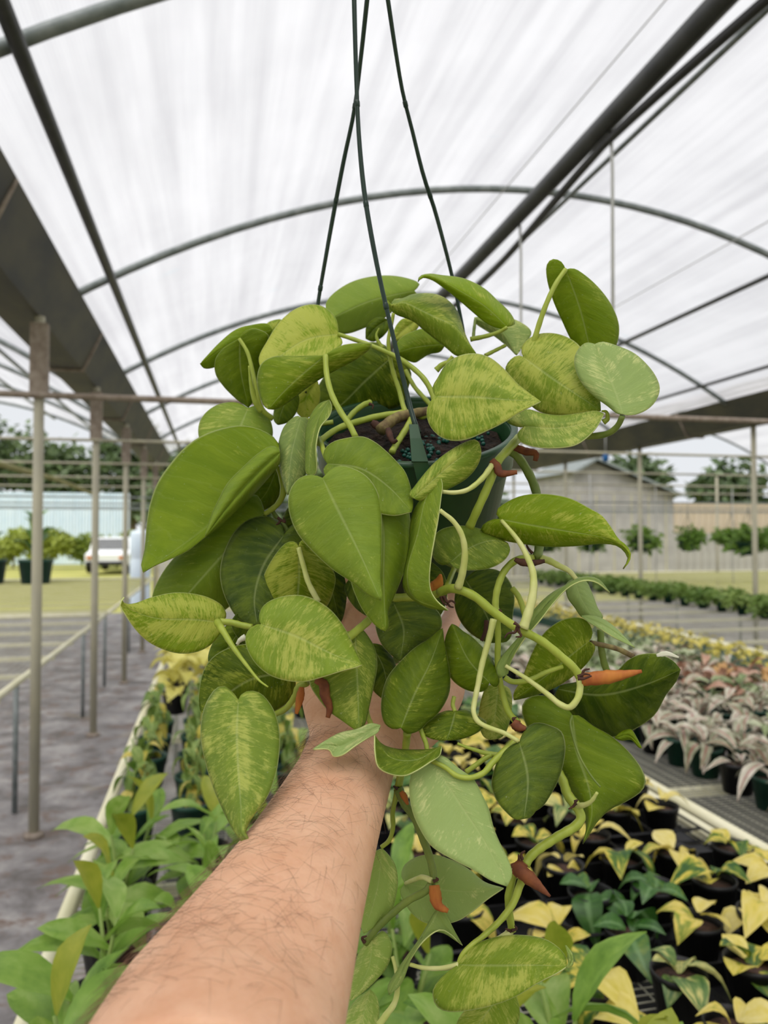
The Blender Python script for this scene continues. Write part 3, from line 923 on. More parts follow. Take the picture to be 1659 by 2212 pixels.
# small yellow-edged plants in black pots
SM = {}
for m in ('var_y', 'var_y2', 'var_g', 'var_b'):
    SM[m] = [blade(L, W, u, d, fo, M[m], 6, tw, 0.3) for L, W, u, d, fo, tw in ((0.078, 0.052, 0.45, 0.8, 0.25, 0.1), (0.066, 0.044, 0.8, 1.1, 0.3, -0.2), (0.088, 0.052, 0.6, 1.2, 0.2, 0.2), (0.06, 0.046, 0.4, 0.5, 0.2, 0.0))]
KIND = {'var_y': 'yellow-and-green', 'var_y2': 'cream-yellow', 'var_g': 'deep green', 'var_b': 'grey-green cream-edged'}

def small_plant(x, y, mset, lb, grp, P, S, nl, nm, zt, up, sc=1.0, cat='potted plant', mats=None):
    e = empty(nm, (x, y, BZ + zt), rb.uniform(0, 6.28))
    inst('pot', P, e)
    inst('soil', S, e)
    az = rb.uniform(0, 6.28)
    for j in range(nl):
        az += 6.28 / nl + rb.uniform(-0.5, 0.5)
        me = rb.choice(mset)
        r = 0.006 + 0.01 * rb.random()
        inst('leaf', me, e, leaf_mw((-r * math.sin(az), r * math.cos(az), rb.uniform(*up)), az, rb.uniform(-0.25, 0.6), rb.uniform(-0.4, 0.4), sc * rb.uniform(0.75, 1.2)))
    tag(e, lb, cat, grp)

def tray(x, y, w, l, lb):
    e = empty('carry_tray', (x, y, BZ))
    fr = MB()
    for a, b in (((0, 0), (w, 0)), ((w, 0), (w, l)), ((w, l), (0, l)), ((0, l), (0, 0))):
        fr.tube([(a[0], a[1], 0.04), (b[0], b[1], 0.04)], 0.004, 4)
        fr.tube([(a[0], a[1], 0.006), (b[0], b[1], 0.006)], 0.004, 4)
    fr.build('rim', M['black'], e, False)
    g = MB()
    n, m = max(1, round(w / 0.148)), max(1, round(l / 0.148))
    for i in range(1, n):
        g.box(w * i / n - 0.003, w * i / n + 0.003, 0, l, 0.001, 0.045)
    for i in range(1, m):
        g.box(0, w, l * i / m - 0.003, l * i / m + 0.003, 0.001, 0.045)
    tag(g.build('cell_grid', M['black'], e, False), kind='stuff')
    MB().box(0.002, w - 0.002, 0.002, l - 0.002, 0.0005, 0.002).build('base', M['black'], e, False)
    tag(e, lb, 'tray', 'black carry trays')

PX = 0.148
cols = [1.235 - PX * i for i in range(6)]
for j in range(16):
    y = 1.06 + PX * j
    for i, x in enumerate(cols):
        if x < 0.45 or (x < 0.60 and y < 1.5):
            continue
        if rb.random() < 0.06:
            continue
        m = rb.choices(('var_y', 'var_y2', 'var_g', 'var_b'), (0.34, 0.30, 0.20, 0.16))[0]
        small_plant(x + rb.uniform(-0.006, 0.006), y + rb.uniform(-0.006, 0.006), SM[m],
                    KIND[m] + ' small potted plant, ' + ORD[i].replace('nearest', 'first') + ' from the divider rail, ' + ORD[j] + ' row',
                    'small black pots on the near bench', P_S, S_S, rb.choice((4, 5, 6, 6)), 'small_variegated_plant', 0.003, (0.065, 0.10), 1.08)
for j in range(5):
    y = 0.986 + 0.444 * j
    for i in range(2):
        x = 0.865 - 0.448 * i
        if i == 1 and j == 0:
            continue
        tray(x, y, 0.444, 0.444, 'black carry tray under small pots, ' + ORD[j] + ' along the bench, ' + ('beside the divider rail' if i == 0 else 'in the middle'))

# golden rows further along the same bench
GOLD = [blade(L, W, u, d, fo, M['gold'], 5, tw, 0.3) for L, W, u, d, fo, tw in ((0.085, 0.05, 0.5, 0.9, 0.25, 0.1), (0.07, 0.045, 0.9, 1.1, 0.3, -0.2))]
BRY = [blade(L, W, u, d, fo, M['bright_y'], 5, tw, 0.3) for L, W, u, d, fo, tw in ((0.12, 0.07, 0.7, 0.9, 0.25, 0.1), (0.10, 0.065, 1.0, 1.1, 0.3, -0.2))]
for j in range(3):
    for i in range(5):
        small_plant(0.42 + 0.16 * i, 3.55 + 0.2 * j, GOLD, 'golden plant behind the small black pots, ' + ORD[i].replace('nearest', 'first') + ' across in the ' + ORD[j] + ' row',
                    'golden plants on the near bench', P_M, S_M, 8, 'golden_plant', 0.001, (0.08, 0.15), 1.1)
# bright yellow plants by the aisle rail
for j in range(4):
    for i in range(3):
        small_plant(-0.17 + 0.17 * i, 3.75 + 0.2 * j, BRY, 'bright yellow plant near the aisle rail, ' + ORD[i].replace('nearest', 'first') + ' across in the ' + ORD[j] + ' row',
                    'bright yellow plants by the aisle rail', P_M, S_M, 13, 'bright_yellow_plant', 0.001, (0.09, 0.24), 1.15)
# upright speckled plants in green pots
SPK = [blade(L, W, u, d, fo, M['grassy'], 5, tw, 0.3) for L, W, u, d, fo, tw in ((0.06, 0.03, 0.2, 0.9, 0.3, 0.1), (0.07, 0.035, 0.5, 1.1, 0.3, -0.2))]
SPK += [blade(0.06, 0.032, 0.3, 1.0, 0.3, M['gold'], 5, 0.1, 0.3)]
for j in range(5):
    for i in range(4):
        x, y = -0.205 + 0.15 * i, 2.22 + 0.24 * j
        e = empty('speckled_trailing_plant', (x, y, BZ + 0.001), rb.uniform(0, 6.28))
        inst('pot', P_G, e)
        inst('soil', S_G, e)
        for q in range(3):
            a = rb.uniform(0, 6.28)
            h = rb.uniform(0.13, 0.22)
            c = Vector((0.035 * math.cos(a), 0.035 * math.sin(a), h))
            MB().tube([(0, 0, 0.08), (c.x * 0.4, c.y * 0.4, 0.08 + h * 0.5), (c.x, c.y, 0.06 + h)], 0.0025, 5).build('stem', M['lime_stem'], e)
            for s in range(7):
                t = (s + 1) / 7
                az = s * 2.4 + a
                inst('leaf', rb.choice(SPK), e, leaf_mw((c.x * t, c.y * t, 0.08 + (h - 0.02) * t), az, rb.uniform(-0.6, 0.2), rb.uniform(-0.4, 0.4), rb.uniform(0.8, 1.1)))
        tag(e, 'upright speckled plant in dark green pot, ' + ORD[i].replace('nearest', 'first') + ' from the aisle, ' + ORD[j] + ' row', 'potted plant', 'speckled plants in green pots')

# silvery, pink and bronze plants on the next bench
PAL = {}
for m in ('pale_a', 'pale_b', 'pale_c', 'pale_o'):
    PAL[m] = [blade(L, W, u, d, fo, M[m], 6, tw, 0.2) for L, W, u, d, fo, tw in ((0.11, 0.038, 0.55, 0.9, 0.3, 0.1), (0.095, 0.04, 0.9, 1.4, 0.35, -0.2), (0.12, 0.036, 0.4, 0.9, 0.25, 0.2), (0.08, 0.036, 0.9, 0.7, 0.4, 0.0))]
PK = {'pale_a': 'silvery pink-ribbed', 'pale_b': 'silver-green', 'pale_c': 'bronze-pink', 'pale_o': 'withered orange'}
for j in range(21):
    y = 1.75 + 0.155 * j
    for i in range(8):
        x = 1.68 + 0.145 * i
        if x > 2.62 and y < 2.4:
            continue
        far = y - 0.75 * (x - 1.68)
        if y > 4.2:
            m = 'pale_b' if rb.random() < 0.85 else 'pale_a'
        elif y > 2.9 and y < 3.7 and x > 2.2:
            m = rb.choices(('pale_c', 'pale_a', 'pale_o', 'pale_b'), (0.42, 0.3, 0.13, 0.15))[0]
        else:
            m = rb.choices(('pale_a', 'pale_b', 'pale_c'), (0.62, 0.33, 0.05))[0]
        small_plant(x + rb.uniform(-0.012, 0.012), y + rb.uniform(-0.012, 0.012), PAL[m],
                    PK[m] + ' plant beyond the divider rail, ' + ORD[i].replace('nearest', 'first') + ' across, ' + ORD[j] + ' row',
                    'silvery and pink plants on the second bench', P_G if (i + j) % 3 else P_M, S_M, 11, 'silvery_potted_plant', 0.001, (0.07, 0.15), 1.2)
# golden seedlings along the far side of that bench: flats with low plants
for j in range(16):
    y = 2.7 + 0.36 * j
    e = empty('seedling_flat', (2.965, y, BZ + 0.001))
    MB().add([(0, 0, 0), (0.36, 0, 0), (0.36, 0.34, 0), (0, 0.34, 0), (-0.01, -0.01, 0.07), (0.37, -0.01, 0.07), (0.37, 0.35, 0.07), (-0.01, 0.35, 0.07), (0.01, 0.01, 0.06), (0.35, 0.01, 0.06), (0.35, 0.33, 0.06), (0.01, 0.33, 0.06)],
             [(3, 2, 1, 0), (0, 1, 5, 4), (1, 2, 6, 5), (2, 3, 7, 6), (3, 0, 4, 7), (4, 5, 9, 8), (5, 6, 10, 9), (6, 7, 11, 10), (7, 4, 8, 11), (8, 9, 10, 11)]).build('flat', M['green_pot'], e, False)
    for q in range(9):
        px, py = 0.06 + 0.12 * (q % 3), 0.06 + 0.11 * (q // 3)
        for s in range(4):
            inst('leaf', rb.choice(GOLD), e, leaf_mw((px, py, 0.075 + 0.02 * s), rb.uniform(0, 6.28), rb.uniform(-0.1, 0.6), rb.uniform(-0.4, 0.4), rb.uniform(0.8, 1.1)))
    tag(e, 'dark green flat of golden seedlings along the bench edge, ' + ORD[j] + ' along', 'seedling flat', 'flats of golden seedlings')
# low green plants on the third bench
rg = random.Random(3)
GR = []
for q in range(3):
    v, f, uv = foliage((0, 0, 0.13), (0.17, 0.17, 0.085), 190, 0.07, rg, 5)
    o = mk('foliage', v, f, M['grassy'], None, False, uv, link=False)
    GR.append(o.data)
for j in range(26):
    for i in range(2):
        x, y = 5.33 + 0.27 * i, 3.6 + 0.33 * j
        e = empty('low_green_plant', (x, y, BZ + 0.001), rb.uniform(0, 6))
        inst('pot', P_G, e)
        o = inst('foliage', GR[(i + j) % 3], e)
        tag(e, 'low bushy green plant along the far bench edge, ' + ORD[j] + ' along in the ' + ('front' if i == 0 else 'back') + ' row', 'potted plant', 'low green plants on the third bench')

# hanging baskets at the far end
BK = MB().lathe([(0.0, 0.0), (0.10, 0.0), (0.15, 0.16), (0.16, 0.16), (0.16, 0.17), (0.14, 0.165), (0.0, 0.15)], 16)
bk = BK.build('basket', M['green_pot'])
COL.objects.unlink(bk)
for k, (x, y, s) in enumerate(((5.0, 11.0, 0.9), (5.8, 11.0, 0.9), (6.65, 11.0, 1.0), (7.5, 11.0, 0.9), (8.3, 11.0, 0.85), (9.1, 11.0, 0.9), (6.9, 8.8, 0.8))):
    e = empty('hanging_basket', (x, y, CAMH - 0.30))
    inst('basket', bk.data, e)
    v, f, uv = foliage((0, 0, 0.2), (0.36 * s, 0.3, 0.22 * s), 420, 0.11, rg, 6)
    tag(mk('foliage', v, f, M['hedge'], e, False, uv), kind='stuff')
    for q in range(3):
        a = q * 2.094
        MB().tube([(0.155 * math.cos(a), 0.155 * math.sin(a), 0.165), (0, 0, 0.62), (0, -0.035, 1.035)], 0.004, 5).build('hanger_wire', M['galv'], e)
    tag(e, 'leafy green hanging basket under the far tie bar, ' + ORD[k].replace('nearest', 'first') + ' from the shed', 'hanging basket', 'far hanging baskets')

# big tub plants on the empty bench
for k, (x, y, n, s) in enumerate(((-2.88, 13.7, 12, 1.2), (-3.62, 13.8, 11, 1.0), (-4.5, 13.9, 8, 1.0))):
    e = empty('tub_plant', (x, y, BZ + 0.001))
    MB().lathe([(0.0, 0.0), (0.22, 0.0), (0.27, 0.36), (0.285, 0.36), (0.285, 0.40), (0.25, 0.40), (0.24, 0.35), (0.0, 0.34)], 18).build('pot', M['green_pot'], e)
    me = blade(0.5, 0.15, 1.0, 0.8, 0.35, M['var_g'], 7, 0.2)
    me2 = blade(0.42, 0.15, 1.6, 0.9, 0.35, M['lime'], 7, -0.2)
    MB().tube([(0, 0, 0.3), (0.02, 0, 0.5), (0, 0, 0.7 * s)], 0.02, 6).build('stem', M['lime_stem'], e)
    for q in range(n):
        inst('leaf', me if q % 2 else me2, e, leaf_mw((0, 0, 0.36 + 0.03 * q * s), q * 2.4, rb.uniform(0.1, 0.9), 0, s))
    tag(e, ('tall broad-leaved plant in a dark green tub nearest the aisle posts', 'lower broad-leaved plant in the middle dark green tub', 'broad-leaved plant in the dark green tub farthest from the aisle')[k], 'potted plant', 'tub plants on the far bench')
# ------------------------------------------------------------ the hanging heart-leaf plant
RIMC = at(897, 925, 0.555)
TOC = Vector((CLOC.x - RIMC.x, CLOC.y - RIMC.y, 0)).normalized()
TILT = rad(27)
AX = (Vector((0, 0, 1)) * math.cos(TILT) + TOC * math.sin(TILT)).normalized()
SIDE = Vector((0, 0, 1)).cross(TOC).normalized() * -1
FR = AX.cross(SIDE)
PM = Matrix((SIDE, AX.cross(SIDE), AX)).transposed().to_4x4()
PM.translation = RIMC
PH, PR, PB = 0.112, 0.0725, 0.056
BASE = PM @ Vector((0, 0, -PH))
HP = empty('hanging_plant', BASE)
tag(HP, 'trailing yellow-marbled heart-leaf plant in a green hanging pot held up by the hand', 'hanging plant')


def part(name, v, f, mat, parent=None, sm=True, uv=None):
    """a piece of the plant, modelled in world space"""
    o = mk(name, [Vector(x) - BASE for x in v], f, mat, HP if parent is None else parent, sm, uv)
    return o


def partmb(name, mb, mat, parent=None, sm=True):
    return part(name, mb.v, mb.f, mat, parent, sm)


pot = partmb('pot', MB().lathe([(0, -PH), (PB - 0.004, -PH), (PB, -PH + 0.003), (PR - 0.004, -0.026), (PR - 0.001, -0.024), (PR, -0.002), (PR - 0.001, 0.0), (PR - 0.003, 0.0),
                                (PR - 0.0045, -0.003), (PR - 0.006, -0.03), (PB - 0.004, -PH + 0.005), (0, -PH + 0.005)], 64, PM), M['pot_green'])
partmb('rim', MB().lathe([(PR - 0.0036, -0.0012), (PR - 0.0036, 0.0016), (PR + 0.0012, 0.0016), (PR + 0.0012, -0.0012)], 64, PM), M['galv'] if False else M['pot_green'], pot)
rs = random.Random(21)
v, f = [], []
nr, na = 9, 36
for i in range(nr + 1):
    for k in range(na):
        r = (PR - 0.007) * i / nr
        a = 2 * PI * k / na
        v.append(PM @ Vector((r * math.cos(a), r * math.sin(a), -0.014 + rs.uniform(-0.002, 0.003) + 0.006 * (1 - i / nr))))
for i in range(nr):
    for k in range(na):
        k2 = (k + 1) % na
        f.append((i * na + k, i * na + k2, (i + 1) * na + k2, (i + 1) * na + k))
soil = part('soil', v, f, M['soil'], None, False)
ico = bmesh.new()
bmesh.ops.create_icosphere(ico, subdivisions=2, radius=1.0)
IV = [q.co.copy() for q in ico.verts]
IF = [tuple(x.index for x in q.verts) for q in ico.faces]
ico.free()
mb = MB()
for k in range(70):
    if k < 55:
        c = PM @ Vector((rs.gauss(0.012, 0.016), rs.gauss(0.0, 0.012), -0.005))
        px = rs.choice(((905, 960), (930, 975), (880, 985), (945, 950), (1040, 950)))
        q = at(px[0] + rs.gauss(0, 12), px[1] + rs.gauss(0, 8), 0.5)
        d = (q - CLOC).normalized()
        tt = (RIMC - AX * 0.008 - CLOC).dot(AX) / d.dot(AX)
        c = CLOC + d * tt
    r = rs.uniform(0.0013, 0.0019)
    mb.add([c + x * r for x in IV], IF)
tag(partmb('fertiliser_pellets', mb, M['pellet'], soil), kind='stuff')


def path3(s, zs, n=None):
    """smooth 3-D path through photo points with depths interpolated from the list zs"""
    pts = pp(s)
    m = len(pts)
    out = []
    for i, p in enumerate(pts):
        x = i / (m - 1) * (len(zs) - 1)
        k = min(int(x), len(zs) - 2)
        out.append(at(p[0], p[1], zs[k] + (zs[k + 1] - zs[k]) * (x - k)))
    return catmull(out, n or max(8, 5 * m))


def vine(s, zs, r0, r1=None, mat='stem', name='vine', bulge=0.0, sides=8):
    c = path3(s, zs)
    n = len(c)
    r1 = r0 if r1 is None else r1
    r0 *= 0.9
    r1 *= 0.9
    rr = [(r0 + (r1 - r0) * i / (n - 1)) * (1 + bulge * math.exp(-((n - 1 - i) / 2.0) ** 2) + bulge * math.exp(-(i / 2.0) ** 2)) * (1 + 0.04 * math.sin(i * 1.3)) for i in range(n)]
    return partmb(name, MB().tube(c, rr, sides), M[mat])


LEAFN = [0]
def leaf(Ms, As, Bs, z0, z1, da, db, col, bend=0.0, cup=0.0015, pw=1.5, name='leaf', parent=None, al=1.0):
    LEAFN[0] += 1
    ph = LEAFN[0] * 1.7
    mp, ap, bp = pp(Ms), pp(As), pp(Bs)
    V3 = lambda l: [Vector((x, y, 0)) for x, y in l]
    nt, ns = 32, 7
    mc = catmull(V3(mp), 48)
    ac = catmull(V3([mp[0]] + ap + [mp[-1]]), 64)
    bc = catmull(V3([mp[0]] + bp + [mp[-1]]), 64)
    verts, uvs = [], []
    rows = []
    for i in range(nt + 1):
        t = i / nt
        m = sample(mc, t ** pw)
        row = []
        tm = t ** pw
        zc = z0 + (z1 - z0) * tm + bend * 4 * tm * (1 - tm)
        wt = math.sin(PI * t) ** 0.6 if 0 < t < 1 else 0.0
        for q in range(-ns, ns + 1):
            s = abs(q) / ns
            c, d = (ac, da) if q < 0 else (bc, db)
            e = sample(c, t)
            p = m.lerp(e, s)
            # depth runs along the leaf with the point's own place, so lobes swing past the base too
            ax = Vector((mp[-1][0] - mp[0][0], mp[-1][1] - mp[0][1], 0))
            tt = (p - Vector((mp[0][0], mp[0][1], 0))).dot(ax) / ax.length_squared
            zz = zc + (z1 - z0) * (max(-0.5, min(1.2, tt)) - tm) * s * 0.8
            z = zz + d * wt * s ** 1.4 - cup * math.sin(PI * s) * wt + 0.0011 * math.sin(9 * t + ph + (2 if q < 0 else 0)) * s * s * wt + 0.00024 * math.sin(6.2832 * (7.5 * tm - 1.3 * s) + ph) * 4 * s * (1 - s) * wt
            row.append(len(verts))
            verts.append(at(p.x, p.y, z))
            uvs.append((t - 0.16 * s * (1 - t), 0.5 + 0.5 * q / ns))
        rows.append(row)
    faces = []
    for i in range(nt):
        for k in range(2 * ns):
            a, b, c, d = rows[i][k], rows[i][k + 1], rows[i + 1][k + 1], rows[i + 1][k]
            if i == 0 and False:
                continue
            faces.append((a, d, c, b))
    o = part(name, verts, faces, M['leaf'], parent, True, uvs)
    bm = bmesh.new()
    bm.from_mesh(o.data)
    bmesh.ops.remove_doubles(bm, verts=bm.verts, dist=0.00002)
    bmesh.ops.recalc_face_normals(bm, faces=bm.faces)
    bm.to_mesh(o.data)
    bm.free()
    o.data.polygons.foreach_set('use_smooth', [True] * len(o.data.polygons))
    o.data.materials.append(M['leaf_edge'])
    sol = o.modifiers.new('thickness', 'SOLIDIFY')
    sol.thickness = 0.00075
    sol.offset = 0
    sol.material_offset_rim = 1
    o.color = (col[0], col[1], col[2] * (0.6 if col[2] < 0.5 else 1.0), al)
    return o


# top and back
leaf('895,628 800,650 712,690', '906,614 869,599 809,597 748,615 704,655', '902,640 871,652 830,687 785,709 748,721 720,718', 0.66, 0.62, 0.012, 0.015, (0.25, 0.75, 0.35))
leaf('731,722 660,735 565,800', '726,690 702,665 672,658 638,668 605,695 578,736 559,775', '740,740 700,775 640,790 590,810', 0.575, 0.545, 0.01, -0.012, (0.95, 0.85, 0.05))
leaf('702,768 650,812 605,855 580,884', '640,770 592,771 566,785 556,815 560,850 572,878', '735,748 770,742 806,744 775,772 720,802 670,832 628,865 594,884', 0.525, 0.53, 0.012, 0.015, (0.55, 0.55, 0.0))
leaf('588,712 510,735 432,786', '578,700 544,702 510,712 476,739 448,768', '580,730 530,752 480,785 456,795 440,795', 0.60, 0.575, 0.0, 0.012, (0.15, 0.7, 0.0))
leaf('517,732 520,800 537,881', '483,753 466,776 466,807 483,834 510,861', '527,717 546,710 566,714 580,724 576,752 562,800 556,850', 0.565, 0.585, 0.006, 0.006, (0.2, 0.42, 0.0))
leaf('575,735 600,705 604,690', '570,715 578,698 592,692', '600,730 620,712 615,695', 0.62, 0.64, 0, 0, (0.8, 0.7, 0.0))
leaf('536,882 515,935 505,990', '510,870 476,873 449,888 432,911 430,945 455,982', '551,878 574,891 586,915 588,945 562,985', 0.56, 0.535, 0.012, 0.008, (0.45, 0.7, 0.35))
leaf('845,772 790,822 740,872 690,908', '830,745 780,742 730,775 690,830 668,880', '870,780 888,805 881,841 869,873 833,885 790,897 740,912', 0.60, 0.615, 0.01, 0.012, (0.45, 0.16, 0.0))
leaf('845,662 871,654 905,669 941,686 978,703 1006,734 1030,766', '850,648 871,645 886,638 910,634 941,636 965,647 985,668 995,692 1003,718 1016,746', '836,648 839,662 852,677 893,694 917,714 941,733 965,752 985,768 1010,772', 0.555, 0.545, 0.03, 0.008, (0.62, 0.55, 0.1))
leaf('962,744 900,750 857,762', '935,722 912,711 893,716 869,728 857,742', '950,760 929,764 910,775 896,783 868,772', 0.61, 0.60, 0.006, 0.006, (0.3, 0.6, 0.0))
leaf('897,694 870,714 850,735', '885,688 868,690 852,712', '905,702 890,722 866,736', 0.635, 0.63, 0, 0, (0.9, 0.75, 0))
leaf('838,690 812,708 790,732', '815,686 792,705', '842,705 826,728 805,738', 0.64, 0.64, 0, 0, (0.1, 0.2, 0))
leaf('1095,706 1050,664 990,627 940,600 914,595 903,609', '1112,700 1110,690 1099,673 1077,652 1045,623 1001,602 954,595 925,592 906,598', '1090,710 1074,708 1052,699 1027,679 1001,656 980,638 954,618 932,604 912,600', 0.57, 0.545, 0.018, 0.006, (0.45, 0.85, 0.0))
leaf('1222,582 1250,660 1282,785', '1210,564 1192,560 1181,572 1182,605 1196,652 1213,690 1236,738 1262,775', '1240,581 1262,594 1291,620 1316,652 1332,685 1337,712 1331,745 1308,775', 0.52, 0.545, 0.004, 0.008, (0.22, 0.62, 0.0))
leaf('1025,686 1080,712 1116,768', '1050,683 1110,690 1148,718 1130,748', '1027,697 1060,720 1095,747', 0.62, 0.60, 0.006, 0.01, (0.8, 0.5, 0.55))
leaf('1130,771 1190,815 1250,855 1298,888', '1127,752 1139,735 1160,723 1189,720 1218,726 1247,743 1272,780 1292,835', '1117,769 1099,782 1092,800 1103,825 1131,860 1160,886 1189,896 1226,899 1262,895', 0.515, 0.475, 0.008, 0.008, (0.78, 0.6, 0.12))
leaf('1345,895 1318,820 1285,744', '1334,893 1312,876 1283,855 1258,829 1244,800 1241,775 1250,754 1267,741', '1354,897 1372,896 1399,884 1417,866 1425,840 1417,815 1399,790 1370,764 1334,748 1300,739', 0.455, 0.49, 0.004, 0.006, (0.55, 0.6, 0.75))
leaf('1133,921 1200,925 1260,915 1305,894', '1124,922 1103,916 1094,909 1110,898 1139,885 1168,893 1207,898 1254,893 1287,888', '1121,931 1117,941 1124,954 1153,965 1200,968 1244,961 1273,941 1291,920', 0.475, 0.465, 0.012, -0.012, (0.75, 0.6, 0.4))
leaf('941,857 1020,858 1100,864 1168,868', '935,838 947,815 965,786 990,770 1023,764 1056,772 1088,797 1117,829 1146,852', '930,868 922,887 927,916 947,941 976,952 1009,949 1045,934 1088,913 1117,895 1146,879', 0.475, 0.45, 0.018, -0.008, (0.80, 0.62, 0.12))
leaf('685,822 662,860 660,906', '652,840 633,866 645,896', '692,850 682,890', 0.60, 0.60, 0, 0, (1.0, 0.9, 0))
leaf('632,842 612,880 600,918', '612,850 594,880 592,908', '645,855 640,890 622,912', 0.59, 0.58, 0.004, 0.004, (0.25, 0.3, 0))
leaf('650,902 630,980 621,1070', '642,899 617,918 605,945 601,975 605,1013 613,1046', '663,905 671,930 672,970 660,1025 640,1056', 0.525, 0.505, 0.008, 0.008, (0.55, 0.35, 0.5))
leaf('712,864 688,905 672,962 668,1029', '690,873 672,897 661,928 660,979 661,1020', '717,880 712,898 692,923 683,962 682,1024', 0.51, 0.495, 0.008, -0.012, (0.35, 0.5, 0.4))
# left flank
big = leaf('604,975 570,1010 520,1065 470,1120 400,1175 309,1237', '598,952 561,928 520,920 476,927 436,942 402,965 368,1003 341,1043 322,1100 313,1186 305,1226', '603,1000 584,1026 544,1070 503,1110 444,1160 402,1192 361,1211 331,1224', 0.515, 0.50, 0.03, -0.004, (0.10, 0.55, 0.0), bend=0.012, al=0.4)
leaf('604,978 560,1018 500,1084 443,1159', '599,967 584,965 561,978 527,1008 493,1043 474,1077 458,1112 447,1145', '604,1000 586,1024 545,1070 505,1110 460,1148', 0.496, 0.492, 0.008, 0.016, (0.25, 0.62, 0.18), cup=0.006, name='leaf_fold', parent=big, al=0.0)
leaf('572,1108 480,1200 365,1330', '555,1070 520,1075 450,1130 390,1190 350,1240 329,1290 338,1325', '578,1130 560,1180 525,1230 505,1275 497,1308 440,1335', 0.535, 0.52, 0.012, 0.015, (0.3, 0.45, 0.1))
leaf('600,1008 578,1060 545,1102', '570,1008 545,1048 536,1085', '607,1030 606,1058 595,1085 570,1102', 0.565, 0.57, 0.004, 0.004, (0.15, 0.3, 0.0))
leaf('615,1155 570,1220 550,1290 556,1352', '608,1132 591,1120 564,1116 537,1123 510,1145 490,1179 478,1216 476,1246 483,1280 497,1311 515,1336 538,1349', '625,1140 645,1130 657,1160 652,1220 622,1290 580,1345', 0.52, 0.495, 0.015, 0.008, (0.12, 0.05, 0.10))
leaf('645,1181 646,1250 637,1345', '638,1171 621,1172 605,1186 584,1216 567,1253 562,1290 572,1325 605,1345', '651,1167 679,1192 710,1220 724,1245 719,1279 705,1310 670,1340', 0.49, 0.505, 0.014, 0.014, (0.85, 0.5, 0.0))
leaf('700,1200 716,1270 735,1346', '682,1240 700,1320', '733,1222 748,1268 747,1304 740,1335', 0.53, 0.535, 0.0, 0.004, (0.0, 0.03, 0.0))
leaf('473,1344 420,1338 340,1336 288,1320 262,1302 268,1290', '488,1333 481,1311 456,1294 422,1284 375,1281 324,1292 291,1304 272,1305 262,1297', '480,1360 473,1372 456,1392 429,1407 392,1412 358,1405 318,1385 291,1358 270,1327 259,1306', 0.475, 0.445, 0.012, -0.004, (0.88, 0.66, 0.05))
leaf('535,1335 495,1395 458,1440', '505,1340 462,1385 450,1425', '545,1365 515,1415 480,1440', 0.51, 0.51, 0.004, 0.006, (0.15, 0.25, 0.0))
leaf('512,1325 540,1360 560,1395', '500,1345 515,1380 540,1400', '545,1335 570,1365 575,1390', 0.505, 0.51, 0, 0, (0.1, 0.1, 0.0))
leaf('632,1452 540,1468 438,1542', '605,1402 527,1392 470,1412 443,1442 431,1488 431,1530', '638,1480 622,1515 594,1536 520,1565 465,1565', 0.50, 0.48, 0.008, 0.008, (0.5, 0.2, 0.0))
leaf('564,1349 640,1374 720,1414 782,1437', '560,1334 566,1314 581,1300 611,1289 645,1286 679,1295 713,1317 736,1344 757,1381 770,1412', '552,1350 537,1361 530,1378 534,1402 551,1432 578,1456 611,1469 655,1473 696,1463 740,1449 768,1442', 0.45, 0.435, 0.014, -0.008, (0.62, 0.66, 0.22))
leaf('515,1512 512,1580 515,1660 521,1740 526,1802 545,1818', '501,1495 484,1483 468,1487 451,1509 439,1539 434,1576 437,1613 447,1657 461,1701 478,1741 498,1782 515,1809 530,1823', '525,1498 542,1493 562,1498 582,1519 597,1549 604,1586 603,1627 596,1671 579,1718 555,1752 536,1779 531,1800 540,1815', 0.428, 0.372, 0.012, 0.008, (0.60, 0.5, 0.28))
leaf('767,1363 772,1450 776,1581', '740,1368 690,1420 668,1470 690,1512 714,1539 738,1556 762,1573', '781,1360 798,1380 810,1404 814,1438 808,1475 798,1522 788,1563', 0.462, 0.445, 0.004, 0.01, (0.5, 0.45, 0.2))
# centre front
leaf('708,1002 780,1012 840,1052 889,1106', '699,987 704,968 720,955 748,947 785,944 809,955 833,974 857,998 875,1020 888,1058 892,1090', '699,1014 704,1030 740,1062 800,1102 850,1114', 0.475, 0.455, 0.010, -0.006, (0.15, 0.45, 0.12))
leaf('697,1033 735,1110 780,1200 823,1298', '686,1029 665,1027 645,1035 628,1057 623,1084 628,1118 645,1155 679,1194 719,1230 760,1257 795,1284', '706,1024 718,1012 739,1007 769,1015 796,1033 814,1060 822,1090 825,1151 824,1211 822,1256 826,1288', 0.46, 0.43, 0.010, 0.008, (0.22, 0.62, 0.25))
leaf('816,1062 829,1150 829,1250 833,1364', '800,1080 778,1150 756,1238 775,1301 799,1338 820,1358', '821,1046 833,1042 851,1051 869,1069 881,1096 886,1130 885,1175 878,1217 863,1259 848,1295 837,1322 840,1350', 0.465, 0.448, 0.006, 0.012, (0.32, 0.55, 0.12))
leaf('944,1034 920,1078 904,1150 880,1240 892,1288 968,1318', '925,1060 907,1082 893,1106 886,1138 884,1180 873,1238 871,1266 884,1288 925,1312', '952,1033 956,1048 953,1075 947,1121 938,1169 931,1211 928,1256 933,1281 948,1302', 0.46, 0.44, 0.014, -0.010, (0.40, 0.52, 0.15))
leaf('893,1076 960,1015 1035,957', '884,1070 897,1050 936,1003 972,974 1009,954 1026,950', '910,1081 940,1068 980,1050 1009,1032 1030,1007 1039,980', 0.455, 0.465, 0.006, 0.006, (0.72, 0.6, 0.2))
